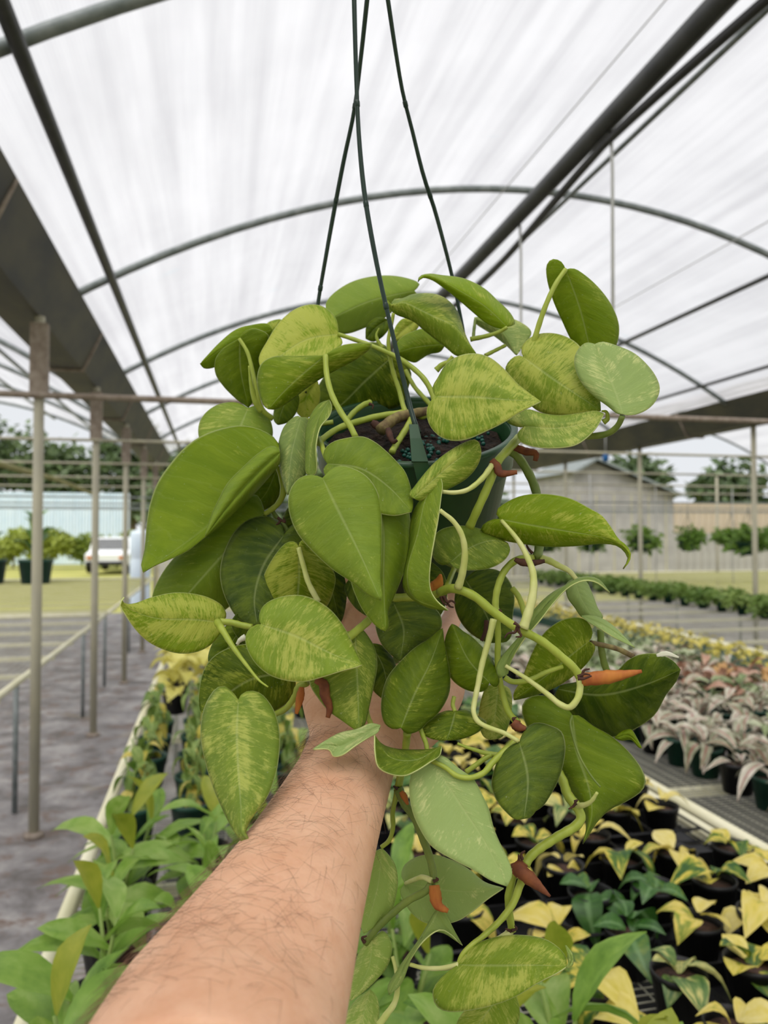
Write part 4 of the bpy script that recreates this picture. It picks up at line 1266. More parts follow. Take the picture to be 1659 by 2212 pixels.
leaf('972,1216 1010,1186 1058,1168 1097,1174', '955,1220 938,1207 934,1180 945,1150 980,1137 1030,1141 1068,1158', '985,1228 1020,1232 1060,1227 1092,1208 1102,1188', 0.478, 0.475, 0.012, -0.006, (0.55, 0.42, 0.2))
leaf('1080,1121 1150,1135 1240,1150 1310,1163 1350,1184 1361,1204 1346,1229', '1073,1112 1075,1100 1090,1088 1121,1073 1157,1067 1196,1069 1235,1078 1271,1097 1301,1115 1320,1140 1336,1165 1354,1180 1363,1198 1357,1216', '1060,1124 1042,1136 1038,1146 1048,1154 1075,1164 1121,1173 1181,1180 1241,1179 1301,1174 1332,1178 1349,1191 1357,1208', 0.47, 0.445, 0.002, 0.016, (0.55, 0.72, 0.0))
leaf('850,1302 872,1360 864,1428', '830,1315 812,1345 815,1368 827,1395 845,1414', '880,1296 915,1300 949,1325 954,1352 941,1372 911,1390 881,1414', 0.495, 0.485, 0.008, 0.008, (0.22, 0.14, 0.12))
leaf('866,1572 895,1500 930,1430 956,1357', '849,1574 832,1563 824,1536 827,1495 839,1461 866,1428 896,1400 927,1380 946,1364', '879,1584 906,1577 922,1561 947,1539 969,1499 972,1463 966,1423 959,1387', 0.452, 0.468, 0.010, 0.012, (0.30, 0.28, 0.05))
leaf('1057,1474 1012,1425 976,1348', '1047,1491 1026,1494 998,1485 974,1464 962,1434 959,1404 963,1377 971,1356', '1070,1484 1078,1474 1073,1450 1065,1428 1044,1401 1020,1377 1000,1364 985,1352', 0.468, 0.478, 0.008, 0.010, (0.1, 0.35, 0.0))
leaf('1005,1252 1042,1312 1078,1388', '990,1262 982,1301 985,1320 996,1344 1017,1368 1052,1387', '1030,1232 1075,1232 1100,1255 1111,1289 1107,1332 1104,1374 1094,1386', 0.515, 0.51, 0.006, 0.006, (0.12, 0.08, 0.05))
# leaves added deeper in for occlusion, with shade put into their dark green
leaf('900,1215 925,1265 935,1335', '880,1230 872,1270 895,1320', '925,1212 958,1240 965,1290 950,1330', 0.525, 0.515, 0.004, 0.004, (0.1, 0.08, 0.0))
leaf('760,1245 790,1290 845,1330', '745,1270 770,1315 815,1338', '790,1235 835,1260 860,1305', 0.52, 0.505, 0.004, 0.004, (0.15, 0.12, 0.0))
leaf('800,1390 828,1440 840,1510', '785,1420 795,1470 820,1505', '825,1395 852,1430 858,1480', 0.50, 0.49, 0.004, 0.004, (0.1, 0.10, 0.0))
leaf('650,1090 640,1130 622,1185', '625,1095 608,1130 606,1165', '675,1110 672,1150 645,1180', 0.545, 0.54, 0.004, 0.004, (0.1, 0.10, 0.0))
# right flank
leaf('1272,1385 1238,1412 1190,1452 1110,1512', '1280,1368 1272,1346 1256,1335 1235,1334 1211,1341 1181,1362 1160,1390 1142,1429 1127,1468 1110,1498', '1285,1396 1280,1414 1265,1435 1235,1462 1196,1486 1157,1501 1130,1508', 0.475, 0.495, 0.006, 0.010, (0.62, 0.52, 0.0))
leaf('1205,1488 1300,1500 1395,1478 1470,1446', '1211,1481 1244,1474 1290,1462 1334,1449 1356,1427 1381,1414 1424,1413 1453,1427', '1195,1510 1205,1545 1250,1580 1323,1592 1370,1575 1414,1543 1439,1499 1461,1470', 0.50, 0.475, 0.004, 0.025, (0.05, 0.10, 0.0))
leaf('1236,1545 1245,1620 1272,1705 1278,1760 1259,1823', '1222,1528 1189,1507 1153,1503 1131,1517 1128,1540 1150,1590 1190,1650 1215,1680 1240,1716 1260,1742 1267,1789', '1249,1546 1280,1568 1323,1593 1363,1630 1388,1666 1394,1691 1385,1709 1352,1731 1316,1749 1287,1778 1270,1806', 0.475, 0.455, 0.012, 0.016, (0.30, 0.45, 0.05))
leaf('1122,1604 1140,1680 1132,1769', '1110,1608 1095,1619 1077,1640 1065,1673 1062,1698 1074,1731 1095,1756 1113,1770', '1131,1583 1150,1564 1168,1562 1189,1568 1211,1579 1220,1604 1218,1640 1207,1680 1189,1716 1171,1742 1157,1751 1146,1765', 0.445, 0.428, 0.006, 0.012, (0.08, 0.14, 0.15))
leaf('932,1642 990,1730 1050,1822 1095,1915', '915,1640 897,1652 886,1680 884,1712 890,1750 903,1783 931,1827 982,1859 1026,1881 1062,1903', '954,1633 990,1659 1023,1684 1041,1716 1056,1749 1066,1789 1081,1825 1099,1861 1106,1890', 0.445, 0.415, -0.006, 0.004, (0.4, 0.9, 0.95))
leaf('983,1537 975,1570 965,1599', '965,1536 933,1550 914,1568 911,1583 929,1595 950,1599', '1009,1535 1030,1546 1050,1561 1041,1575 1016,1590 985,1598', 0.475, 0.462, 0.006, 0.006, (0.55, 0.25, 0.0))
leaf('1076,1478 1070,1540 1060,1598', '1052,1484 1036,1530 1036,1570 1046,1592', '1100,1488 1104,1540 1086,1590', 0.525, 0.52, 0.004, 0.004, (0.85, 0.7, 0.3))
leaf('822,1567 782,1588 735,1612 706,1608 676,1619', '800,1563 771,1575 735,1583 703,1600', '816,1582 790,1597 765,1613 738,1632 720,1634 711,1620', 0.448, 0.43, 0.002, -0.008, (0.55, 0.8, 0.95))
leaf('954,1612 900,1642 842,1636 809,1588', '935,1618 900,1620 856,1618 829,1610 815,1598', '950,1632 927,1648 900,1665 873,1676 839,1671 817,1657 810,1628', 0.445, 0.435, 0.02, -0.012, (0.45, 0.32, 0.1))
leaf('1240,1250 1255,1292 1284,1338', '1224,1262 1227,1291 1242,1312 1258,1333', '1252,1247 1266,1257 1281,1288 1290,1312 1302,1335', 0.478, 0.47, 0.006, 0.004, (0.1, 0.45, 0.85))
leaf('1256,1331 1300,1348 1338,1372 1371,1399', '1277,1329 1303,1338 1332,1359 1356,1384', '1270,1343 1300,1361 1337,1383', 0.47, 0.455, 0.004, -0.004, (0.3, 0.7, 0.9))
leaf('1090,1460 1100,1420 1150,1345 1225,1262 1262,1250 1290,1254 1317,1280', '1078,1464 1072,1443 1080,1425 1100,1400 1130,1365 1147,1328 1182,1289 1222,1264 1258,1247 1290,1250', '1098,1455 1103,1432 1131,1383 1170,1336 1198,1300 1230,1268 1262,1254 1288,1258', 0.46, 0.455, 0.006, -0.006, (0.15, 0.4, 0.5))
leaf('1328,1594 1358,1588 1386,1616', '1342,1581 1362,1576 1376,1596', '1342,1599 1364,1598 1380,1614', 0.495, 0.49, 0.002, 0.002, (0.1, 0.6, 0.0))
# lower trails
leaf('876,1908 950,1921 1020,1926 1088,1919', '868,1892 874,1870 899,1852 935,1846 971,1856 1011,1877 1047,1906', '864,1924 874,1950 892,1975 917,1993 953,1997 989,1989 1018,1971 1054,1942', 0.475, 0.455, 0.010, -0.010, (0.3, 1.0, 0.85))
leaf('825,1833 815,1920 786,2017', '795,1850 780,1900 770,1970', '837,1845 852,1866 859,1899 856,1931 845,1968 819,1994', 0.47, 0.45, 0.004, 0.002, (0.4, 1.0, 0.6))
leaf('805,2030 795,2095 757,2162', '780,2050 765,2090 750,2130', '827,2011 845,2036 845,2062 834,2091 809,2120 780,2146', 0.455, 0.44, 0.004, 0.0, (0.6, 0.95, 0.5))
leaf('800,2138 782,2200 762,2262', '770,2160 750,2190 742,2235', '814,2155 818,2200 800,2250', 0.455, 0.44, 0.004, 0.0, (0.7, 1.0, 0.5))
leaf('949,1961 928,2000 888,2062 841,2149', '940,1970 908,2026 882,2062 855,2101 838,2134', '963,1975 984,2015 999,2043 975,2019 953,2008 920,2028 890,2069 866,2126', 0.45, 0.44, 0.006, -0.004, (0.35, 0.6, 0.55))
leaf('991,2084 1070,2085 1150,2085 1225,2088', '992,2069 1007,2051 1044,2033 1087,2022 1134,2021 1177,2029 1206,2047 1221,2066', '971,2098 950,2116 935,2141 939,2167 953,2181 975,2186 1026,2181 1080,2167 1116,2152 1163,2123 1206,2101', 0.425, 0.405, 0.012, -0.010, (0.66, 0.62, 0.18))
leaf('1224,2090 1235,2075 1222,2042', '1228,2080 1227,2062', '1236,2085 1236,2062', 0.405, 0.41, 0, 0, (0.5, 0.7, 0.5))
leaf('1102,2128 1056,2180 1012,2245', '1060,2148 1000,2188 985,2225', '1116,2155 1121,2200 1092,2245', 0.45, 0.44, 0.006, 0.006, (0.65, 0.75, 0.2))

# vines, petioles, sheaths
vine('851,1292 880,1290 915,1290 956,1279', [0.485, 0.475, 0.462], 0.0029, name='vine')
vine('950,1281 968,1272 989,1273 1026,1289 1062,1319 1116,1356 1169,1384 1211,1417 1241,1444 1254,1464', [0.462, 0.452, 0.448, 0.446, 0.446], 0.0031, 0.0026, bulge=0.12)
vine('1253,1464 1253,1486 1247,1510 1230,1528 1211,1522 1181,1498 1136,1465 1092,1438', [0.446, 0.44, 0.44, 0.45, 0.458], 0.0024, 0.0013, 'cream', 'petiole')
vine('989,1270 998,1241 1004,1196 998,1157 980,1127 950,1102', [0.450, 0.444, 0.442, 0.442], 0.0027, 0.0014, 'cream', 'petiole')
vine('1122,945 1112,955 1095,974 1074,999 1056,1046 1030,1104 1014,1139', [0.50, 0.485, 0.472, 0.468, 0.474], 0.0031, 0.0029, 'stem', bulge=0.1)
vine('1064,1003 1058,1012 1040,1035 1010,1058 982,1064 954,1062', [0.470, 0.462, 0.458, 0.458], 0.0021, 0.0014, 'cream', 'petiole')
vine('1098,970 1117,985 1135,1010 1150,1039 1159,1066 1166,1120 1165,1180 1160,1206', [0.505, 0.50, 0.50, 0.495, 0.485], 0.0032, 0.0034, 'stem_dk', bulge=0.15)
vine('1170,1207 1186,1211 1205,1221 1229,1233 1245,1251', [0.485, 0.478, 0.476], 0.0028, 0.0015, 'cream', 'petiole')
vine('1150,1206 1133,1206 1112,1212 1090,1233 1075,1269 1070,1305 1073,1326', [0.485, 0.48, 0.475, 0.472], 0.0027, 0.0024, 'stem', bulge=0.12)
vine('1074,1324 1076,1372 1075,1426 1080,1474 1088,1507 1099,1539 1118,1562', [0.475, 0.478, 0.478, 0.465], 0.0022, 0.0024, 'stem', bulge=0.12)
vine('1106,1270 1118,1285 1127,1305 1134,1332', [0.495, 0.49], 0.0021, 0.0021, 'stem')
vine('1083,1124 1099,1142 1121,1170 1139,1203 1151,1236 1152,1275 1145,1311 1130,1358', [0.468, 0.462, 0.455, 0.448, 0.445], 0.0013, 0.0033, 'cream', 'petiole')
vine('1066,1338 1057,1378 1042,1432 1033,1477 1024,1522 1023,1538 1031,1557 1052,1570 1088,1583 1120,1601', [0.468, 0.46, 0.452, 0.448, 0.444], 0.0024, 0.0014, 'cream', 'petiole')
vine('1117,1600 1092,1620 1063,1648 1045,1669 1016,1680 987,1676 962,1658 932,1643', [0.452, 0.446, 0.438, 0.438, 0.443], 0.0024, 0.0015, 'stem', 'petiole')
vine('1006,1668 1026,1654 1045,1640 1062,1630', [0.458, 0.458], 0.0018, 0.0018, 'stem', 'petiole')
vine('988,1606 1005,1613 1027,1620 1050,1627 1076,1631', [0.46, 0.458], 0.0009, 0.0019, 'stem', 'petiole')
vine('1205,1668 1215,1684 1226,1716 1242,1738', [0.47, 0.465, 0.46], 0.0031, 0.0033, 'stem', bulge=0.1)
vine('1240,1735 1250,1750 1255,1766 1246,1782 1207,1806 1171,1829 1146,1850 1134,1868', [0.46, 0.455, 0.452, 0.448], 0.0032, 0.0029, 'stem', bulge=0.1)
vine('1246,1740 1262,1739 1278,1730 1290,1712', [0.458, 0.446, 0.442], 0.0022, 0.0010, 'cream', 'aerial_root')
vine('1130,1895 1122,1915 1109,1950 1080,1989 1044,2022 1012,2047 996,2066 990,2083', [0.448, 0.444, 0.436, 0.428, 0.426], 0.0027, 0.0013, 'stem', 'petiole')
vine('1112,1880 1104,1910 1098,1940 1101,1975 1106,2012', [0.452, 0.45, 0.448], 0.0027, 0.0025, 'stem', bulge=0.1)
vine('1104,2010 1090,2022 1066,2034 1040,2048', [0.448, 0.44], 0.0024, 0.0014, 'cream', 'petiole')
vine('860,1702 874,1736 895,1765 913,1809 928,1852 935,1881 938,1908', [0.465, 0.46, 0.455, 0.45], 0.0031, 0.0025, 'stem_dk', bulge=0.12)
vine('934,1908 922,1923 881,1946 845,1975 808,2011 788,2036', [0.45, 0.452, 0.455], 0.0024, 0.0025, 'stem_dk', bulge=0.15)
vine('932,1902 915,1895 898,1899 876,1908', [0.448, 0.455, 0.47], 0.0019, 0.0012, 'cream', 'petiole')
vine('858,1702 854,1726 848,1756 849,1787 840,1816 824,1830', [0.465, 0.468, 0.47], 0.0019, 0.0015, 'stem', 'petiole')
vine('880,1582 878,1600 875,1625 866,1670 861,1700', [0.462, 0.468, 0.47, 0.466], 0.0026, 0.0026, 'stem', bulge=0.1)
vine('908,1574 914,1590 920,1605 923,1622', [0.465, 0.46], 0.0016, 0.0016, 'stem', 'petiole')
vine('884,2083 917,2091 960,2091 991,2084', [0.442, 0.43, 0.425], 0.0012, 0.0017, 'cream', 'petiole')
vine('848,2066 856,2098 859,2134 852,2167 836,2190 818,2215', [0.45, 0.445, 0.44], 0.0012, 0.0024, 'cream', 'petiole')
vine('703,768 706,810 716,850 736,890 755,918 769,946', [0.522, 0.508, 0.495, 0.49], 0.0021, 0.0024, 'stem', 'petiole')
vine('731,722 770,735 806,748 838,762 862,774 893,796 917,820 934,851 940,880', [0.572, 0.562, 0.555, 0.545, 0.54], 0.0017, 0.0023, 'stem', 'petiole')
vine('850,676 846,700 839,735 842,770 850,806 862,842 872,880 884,905', [0.556, 0.56, 0.565, 0.55], 0.0014, 0.0022, 'stem', 'petiole')
vine('826,752 818,740 813,724 819,709', [0.57, 0.57], 0.0022, 0.0005, 'stem', 'leaf_spike')
vine('517,732 534,760 545,800 554,844 566,884 590,905', [0.562, 0.558, 0.555, 0.56], 0.0015, 0.0022, 'stem', 'petiole')
vine('537,790 543,835 552,868 566,888', [0.552, 0.554, 0.558], 0.0005, 0.0030, 'stem', 'leaf_spike')
vine('686,957 710,938 736,923 773,911 821,899 872,893', [0.515, 0.53, 0.545, 0.555], 0.0024, 0.0029, 'stem', bulge=0.15)
vine('748,910 765,890 785,875 800,869', [0.55, 0.565], 0.0024, 0.0024, 'stem')
vine('822,930 838,915 857,903 890,894 925,888', [0.535, 0.545, 0.56], 0.0050, 0.0036, 'wood', 'old_stem')
vine('846,978 856,960 866,944 882,918 888,905', [0.52, 0.535, 0.545], 0.0026, 0.0024, 'stem', 'petiole')
vine('690,948 696,965 703,985 712,1000', [0.512, 0.49, 0.478], 0.0021, 0.0019, 'stem', 'petiole')
vine('640,905 665,908 690,915 720,912', [0.56, 0.55, 0.55], 0.0019, 0.0021, 'stem', 'petiole')
vine('900,890 910,900 935,885 960,872', [0.56, 0.56, 0.565], 0.0028, 0.0022, 'stem', 'petiole')
vine('876,800 895,835 915,858 935,880', [0.60, 0.59, 0.58], 0.0018, 0.0022, 'stem', 'petiole')
vine('1345,898 1334,920 1316,935 1282,942 1230,940 1170,932', [0.456, 0.465, 0.475, 0.488], 0.0019, 0.0030, 'stem_dk', 'petiole')
vine('1303,912 1312,905 1310,890 1300,888', [0.47, 0.468], 0.0021, 0.0007, 'stem', 'leaf_spike')
vine('1222,582 1205,606 1190,634 1175,670 1158,722 1148,760', [0.518, 0.515, 0.515, 0.52], 0.0018, 0.0023, 'stem', 'petiole')
vine('1096,707 1076,718 1046,727 1016,733', [0.568, 0.575], 0.0015, 0.0022, 'stem', 'petiole')
vine('1092,746 1070,757 1048,768', [0.58, 0.575], 0.0015, 0.0017, 'stem', 'petiole')
vine('1027,690 1024,712 1022,735', [0.62, 0.615], 0.0014, 0.0016, 'stem_dk', 'petiole')
vine('942,800 955,788 968,782 978,770', [0.555, 0.552], 0.0026, 0.0016, 'stem', 'petiole')
vine('603,1007 611,1040 611,1068 598,1091 573,1110', [0.525, 0.525, 0.535], 0.0030, 0.0020, 'stem', 'petiole')
vine('586,1100 600,1122 612,1135 622,1150', [0.54, 0.53], 0.0022, 0.0022, 'stem_dk', 'petiole')
vine('806,1329 790,1346 772,1361 750,1380', [0.475, 0.465, 0.455], 0.0028, 0.0028, 'stem', 'petiole')
vine('645,1183 655,1220 667,1260 688,1300', [0.486, 0.482, 0.48], 0.0017, 0.0021, 'cream', 'petiole')
vine('476,1343 500,1345 520,1350 545,1355', [0.472, 0.47, 0.468], 0.0024, 0.0022, 'stem', 'petiole')
vine('470,1344 480,1360 505,1400 535,1440 560,1470 579,1484', [0.465, 0.445, 0.435, 0.43], 0.0028, 0.0005, 'stem', 'leaf_spike')
vine('512,1392 518,1383 530,1376', [0.455, 0.455], 0.0010, 0.0022, 'dry_pale', 'bud')
vine('664,1474 645,1484 638,1502 618,1530 596,1542', [0.47, 0.475, 0.485], 0.0026, 0.0020, 'stem', 'petiole')
vine('814,1438 840,1432 858,1424', [0.50, 0.505], 0.0030, 0.0030, 'stem_dk', 'petiole')
vine('808,1484 830,1485 845,1482', [0.50, 0.50], 0.0030, 0.0030, 'stem_dk', 'petiole')
vine('792,1535 796,1552 804,1568', [0.475, 0.47], 0.0018, 0.0018, 'stem', 'petiole')
vine('945,1206 975,1220 1000,1238', [0.53, 0.525], 0.0022, 0.0022, 'stem_dk', 'petiole')
vine('982,1226 972,1250 964,1272', [0.51, 0.48], 0.0020, 0.0022, 'stem', 'petiole')
vine('1297,1360 1299,1400 1305,1432 1312,1452', [0.49, 0.488, 0.49], 0.0026, 0.0026, 'stem_dk', 'petiole')
vine('1276,1388 1300,1393 1335,1402 1368,1418', [0.478, 0.485, 0.49], 0.0016, 0.0020, 'wood', 'petiole')
vine('1090,1463 1105,1472 1140,1470 1180,1452 1215,1440', [0.472, 0.470, 0.476], 0.0020, 0.0016, 'stem', 'petiole')
vine('983,1537 978,1522 981,1505', [0.475, 0.48], 0.0014, 0.0016, 'stem', 'petiole')
vine('1236,1546 1232,1560 1240,1600 1255,1640 1280,1680 1297,1700', [0.472, 0.466, 0.458, 0.452], 0.0008, 0.0006, 'stem_dk', 'vein_ridge')
vine('1051,1340 1048,1365 1040,1384', [0.50, 0.50], 0.0018, 0.0014, 'root', 'aerial_root')


def sheath(s, zs, w, mat, tips=(0.25, 0.05), name='dried_sheath', roll=0.6):
    """thin curled spear of dry tissue along a path"""
    c = path3(s, zs, 14)
    n = len(c)
    v, f = [], []
    for i, p in enumerate(c):
        t = i / (n - 1)
        d = (c[min(i + 1, n - 1)] - c[max(i - 1, 0)]).normalized()
        view = (p - CLOC).normalized()
        a = d.cross(view).normalized()
        k = w * (tips[0] + (1 - tips[0]) * min(1, t * 4)) * (1 if t < 0.45 else tips[1] + (1 - tips[1]) * (1 - t) / 0.55)
        k *= 1 + 0.06 * math.sin(i * 2.3)
        for s_ in (-1, -0.4, 0.4, 1):
            v.append(p + a * k * s_ + view * (roll * k * (s_ * s_)))
    for i in range(n - 1):
        for q in range(3):
            j = i * 4 + q
            f.append((j, j + 1, j + 5, j + 4))
    o = part(name, v, f, M[mat])
    so = o.modifiers.new('thickness', 'SOLIDIFY')
    so.thickness = 0.0006
    return o
sheath('1256,1468 1290,1465 1330,1460 1386,1450', [0.442, 0.44, 0.44], 0.0036, 'sheath', (0.9, 0.15))
sheath('1116,1862 1124,1880 1145,1898 1188,1936', [0.444, 0.438, 0.436], 0.0036, 'sheath_br', (0.9, 0.08))
sheath('1130,1862 1122,1876 1110,1890', [0.444, 0.444], 0.0034, 'sheath_br', (0.8, 0.5))
sheath('938,1912 940,1930 946,1955 968,1968', [0.447, 0.445, 0.443], 0.0032, 'sheath', (0.8, 0.25))
sheath('866,1710 874,1722 881,1738', [0.46, 0.458], 0.0016, 'sheath', (0.5, 0.2))
sheath('652,1484 648,1508 640,1542', [0.462, 0.46], 0.0021, 'sheath', (0.5, 0.3))
sheath('682,1468 699,1478 702,1502 712,1529 708,1550', [0.455, 0.45, 0.45], 0.0027, 'sheath_br', (0.6, 0.35))
sheath('1062,994 1074,1008 1080,1022 1117,1020', [0.468, 0.464, 0.462], 0.0022, 'sheath_br', (0.7, 0.4))
sheath('1112,966 1135,975 1158,980 1156,996', [0.495, 0.49, 0.49], 0.0022, 'sheath_br', (0.8, 0.5))
sheath('925,1270 940,1268 948,1256 952,1240', [0.466, 0.464, 0.462], 0.0038, 'sheath', (0.5, 0.1))
sheath('1112,1208 1125,1214 1150,1216 1176,1212', [0.472, 0.470, 0.474], 0.0020, 'root', (0.4, 0.4))
sheath('1108,1560 1120,1570 1136,1574', [0.455, 0.452], 0.0028, 'sheath_br', (0.7, 0.3))
sheath('838,925 842,940 850,955 858,950', [0.53, 0.522, 0.52], 0.0020, 'root', (0.6, 0.4))
sheath('803,912 818,922 832,930', [0.54, 0.535], 0.0026, 'root', (0.6, 0.3))
sheath('1418,1416 1440,1412 1466,1420', [0.472, 0.47], 0.0015, 'dry_pale', (0.5, 0.3), roll=0.1)
# brown root nubs at the nodes
for s, z in (('1118,1353 1112,1366 1098,1368 1090,1378', 0.442), ('1118,1353 1122,1366 1126,1374 1114,1376', 0.441), ('1110,1345 1118,1350 1124,1356', 0.440),
             ('1248,1462 1262,1456 1275,1458', 0.440), ('1256,1462 1262,1448 1274,1445', 0.440), ('1248,1466 1260,1466 1278,1460', 0.438),
             ('958,1287 966,1300 976,1298 984,1304', 0.455), ('952,1288 958,1302 966,1308', 0.456), ('960,1290 972,1310 980,1312', 0.457),
             ('1150,1195 1142,1186 1138,1176 1144,1172', 0.484), ('1128,1856 1126,1845 1134,1838', 0.444), ('1122,1855 1120,1846', 0.444),
             ('1244,1734 1238,1742 1228,1748', 0.455), ('1242,1732 1248,1728', 0.452), ('1112,1558 1108,1552 1116,1550', 0.458),
             ('936,1904 946,1900 942,1896', 0.447), ('858,1704 850,1698', 0.46), ('1106,2010 1116,2006 1112,2000', 0.445), ('1104,2012 1092,2006', 0.446),
             ('788,2036 782,2026 792,2022', 0.452), ('600,1118 608,1124 616,1128 612,1118', 0.525), ('606,1124 602,1130 596,1134', 0.525),
             ('797,872 806,876 804,884', 0.555), ('1074,1326 1080,1318 1084,1322', 0.468)):
    vine(s, [z, z - 0.001], 0.0012, 0.0005, 'root', 'root_nub', sides=6)

# hanger: three wires that clip to the rim and meet at a hook
HK = at(800, -175, 0.52)
hang = empty('hanger')
hang.parent = HP
def hw(s, zs, lowclip):
    c = path3(s, zs, 30) 
    c = c + [c[-1].lerp(HK, k / 4) for k in range(1, 5)]
    o = partmb('wire', MB().tube(c, [0.0016 + 0.0001 * math.cos(i * 0.4) for i in range(len(c))], 8), M['hanger'], hang)
    for k in (9, 16, 23):
        p = c[min(k, len(c) - 1)]
        d = (c[k + 1] - c[k - 1]).normalized()
        partmb('bead', MB().tube([p - d * 0.003, p - d * 0.0015, p + d * 0.0015, p + d * 0.003], [0.0012, 0.0019, 0.0019, 0.0012], 8), M['hanger'], hang)
    return o
hw('905,935 893,905 880,855 850,730 820,600 797,480 785,400 775,290 770,180 767,80 765,0', [0.488, 0.50, 0.505, 0.51, 0.515, 0.515], True)
hw('660,850 675,760 687,655 703,560 720,465 743,345 765,240 780,120 793,0', [0.60, 0.605, 0.59, 0.56, 0.53], False)
hw('1010,830 1004,740 990,660 975,590 960,530 938,450 915,380 890,280 870,200 853,100 838,0', [0.60, 0.605, 0.59, 0.56, 0.53], False)
# front clip
c0, c1, c2 = at(897, 925, 0.487), at(907, 996, 0.4835), at(917, 1042, 0.487)
sd_ = (ROT @ Vector((1, 0, 0)))
def strap(a, b, w0, w1, th):
    d = (b - a).normalized()
    nn = d.cross(sd_).normalized()
    v = []
    for p, w in ((a, w0), (b, w1)):
        for s_, q in ((-1, -1), (1, -1), (1, 1), (-1, 1)):
            v.append(p + sd_ * s_ * w + nn * q * th)
    return v, [(0, 1, 2, 3), (7, 6, 5, 4), (0, 4, 5, 1), (1, 5, 6, 2), (2, 6, 7, 3), (3, 7, 4, 0)]
cl = MB()
cl.add(*strap(at(893, 918, 0.489), at(898, 950, 0.486), 0.0028, 0.0036, 0.0012))
cl.add(*strap(at(898, 948, 0.486), at(907, 998, 0.4825), 0.0036, 0.0052, 0.0012))
cl.add(*strap(at(908, 998, 0.484), at(918, 1045, 0.4865), 0.0048, 0.0046, 0.0010))
partmb('clip', cl, M['pot_green'], hang, False)
partmb('hook', MB().tube([HK, HK + Vector((0, 0, 0.03)), HK + Vector((0.004, 0, 0.05)), HK + Vector((0.02, 0, 0.062)), HK + Vector((0.036, 0, 0.05)), HK + Vector((0.038, 0, 0.035))], 0.003, 8), M['hanger'], hang)
# ------------------------------------------------------------ the arm and hand that hold the pot
AL = pp('60,2480 150,2330 228,2205 330,2080 432,1955 520,1832 582,1740 640,1650 664,1600 670,1560 668,1500')
AR = pp('740,2480 742,2330 748,2205 775,2080 792,1960 808,1875 824,1795 840,1722 856,1655 876,1600 905,1540')
AZ = [0.235, 0.265, 0.30, 0.33, 0.36, 0.398, 0.43, 0.463, 0.485, 0.50, 0.517]
RINGS = []
for i in range(len(AL)):
    c = at((AL[i][0] + AR[i][0]) / 2, (AL[i][1] + AR[i][1]) / 2, AZ[i])
    w = (at(*AR[i], AZ[i]) - at(*AL[i], AZ[i]))
    RINGS.append([c, w])
def ringframe(i):
    c, w = RINGS[i]
    d = (RINGS[min(i + 1, len(RINGS) - 1)][0] - RINGS[max(i - 1, 0)][0]).normalized()
    w2 = w - d * w.dot(d)
    hw_ = w.length / 2 * (w2.normalized().dot(w.normalized()) ** 1.0)
    w2.normalize()
    t = d.cross(w2).normalized()
    if t.dot(CLOC - c) < 0:
        t = -t
    return c, d, w2, t, hw_
TH = [0.80, 0.80, 0.80, 0.80, 0.79, 0.78, 0.77, 0.74, 0.70, 0.66, 0.55]
def armpt(x, a):
    """surface point at ring x (float) and angle a"""
    i = min(int(x), len(RINGS) - 2)
    k = x - i
    out = []
    for j in (i, i + 1):
        c, d, w, t, h = ringframe(j)
        out.append((c + w * math.cos(a) * h + t * math.sin(a) * h * TH[j], w * math.cos(a) + t * math.sin(a) * 1.2))
    return out[0][0].lerp(out[1][0], k), out[0][1].lerp(out[1][1], k).normalized()
mb = MB()
NA = 28
v, f = [], []
steps = [q * 0.25 for q in range(4 * (len(RINGS) - 1) + 1)]
for x in steps:
    for k in range(NA):
        v.append(armpt(x, 2 * PI * k / NA)[0])
for i in range(len(steps) - 1):
    for k in range(NA):
        k2 = (k + 1) % NA
        f.append((i * NA + k, i * NA + k2, (i + 1) * NA + k2, (i + 1) * NA + k))
f.append(tuple(range(NA - 1, -1, -1)))
f.append(tuple((len(steps) - 1) * NA + k for k in range(NA)))
mb.add(v, f)


def blob(pts, rr, flat=None, wdir=None, sides=16):
    """rounded limb segment: ellipse rings of half-width rr and half-thickness flat along pts"""
    P = catmull(pts, 14)
    n = len(P)
    R = [Vector((a, b, 0)) for a, b in zip(rr, flat if flat else rr)]
    R = [sample(R, i / (n - 1)) for i in range(n)]
    d0, d1 = (P[0] - P[1]).normalized(), (P[-1] - P[-2]).normalized()
    P = [P[0] + d0 * R[0].y * 0.8, P[0] + d0 * R[0].y * 0.5] + P + [P[-1] + d1 * R[-1].y * 0.55, P[-1] + d1 * R[-1].y * 0.95]
    R = [R[0] * 0.35, R[0] * 0.8] + R + [R[-1] * 0.82, R[-1] * 0.3]
    v, f = [], []
    n = len(P)
    nr = None
    for i in range(n):
        d = (P[min(i + 1, n - 1)] - P[max(i - 1, 0)]).normalized()
        w = wdir if wdir is not None else (nr if nr is not None else d.orthogonal())
        w = (w - d * w.dot(d)).normalized()
        nr = w
        t = d.cross(w)
        for k in range(sides):
            a = 2 * PI * k / sides
            v.append(P[i] + w * math.cos(a) * R[i].x + t * math.sin(a) * R[i].y)
    for i in range(n - 1):
        for k in range(sides):
            k2 = (k + 1) % sides
            f.append((i * sides + k, i * sides + k2, (i + 1) * sides + k2, (i + 1) * sides + k))
    f.append(tuple(range(sides - 1, -1, -1)))
    f.append(tuple((n - 1) * sides + k for k in range(sides)))
    mb.add(v, f)

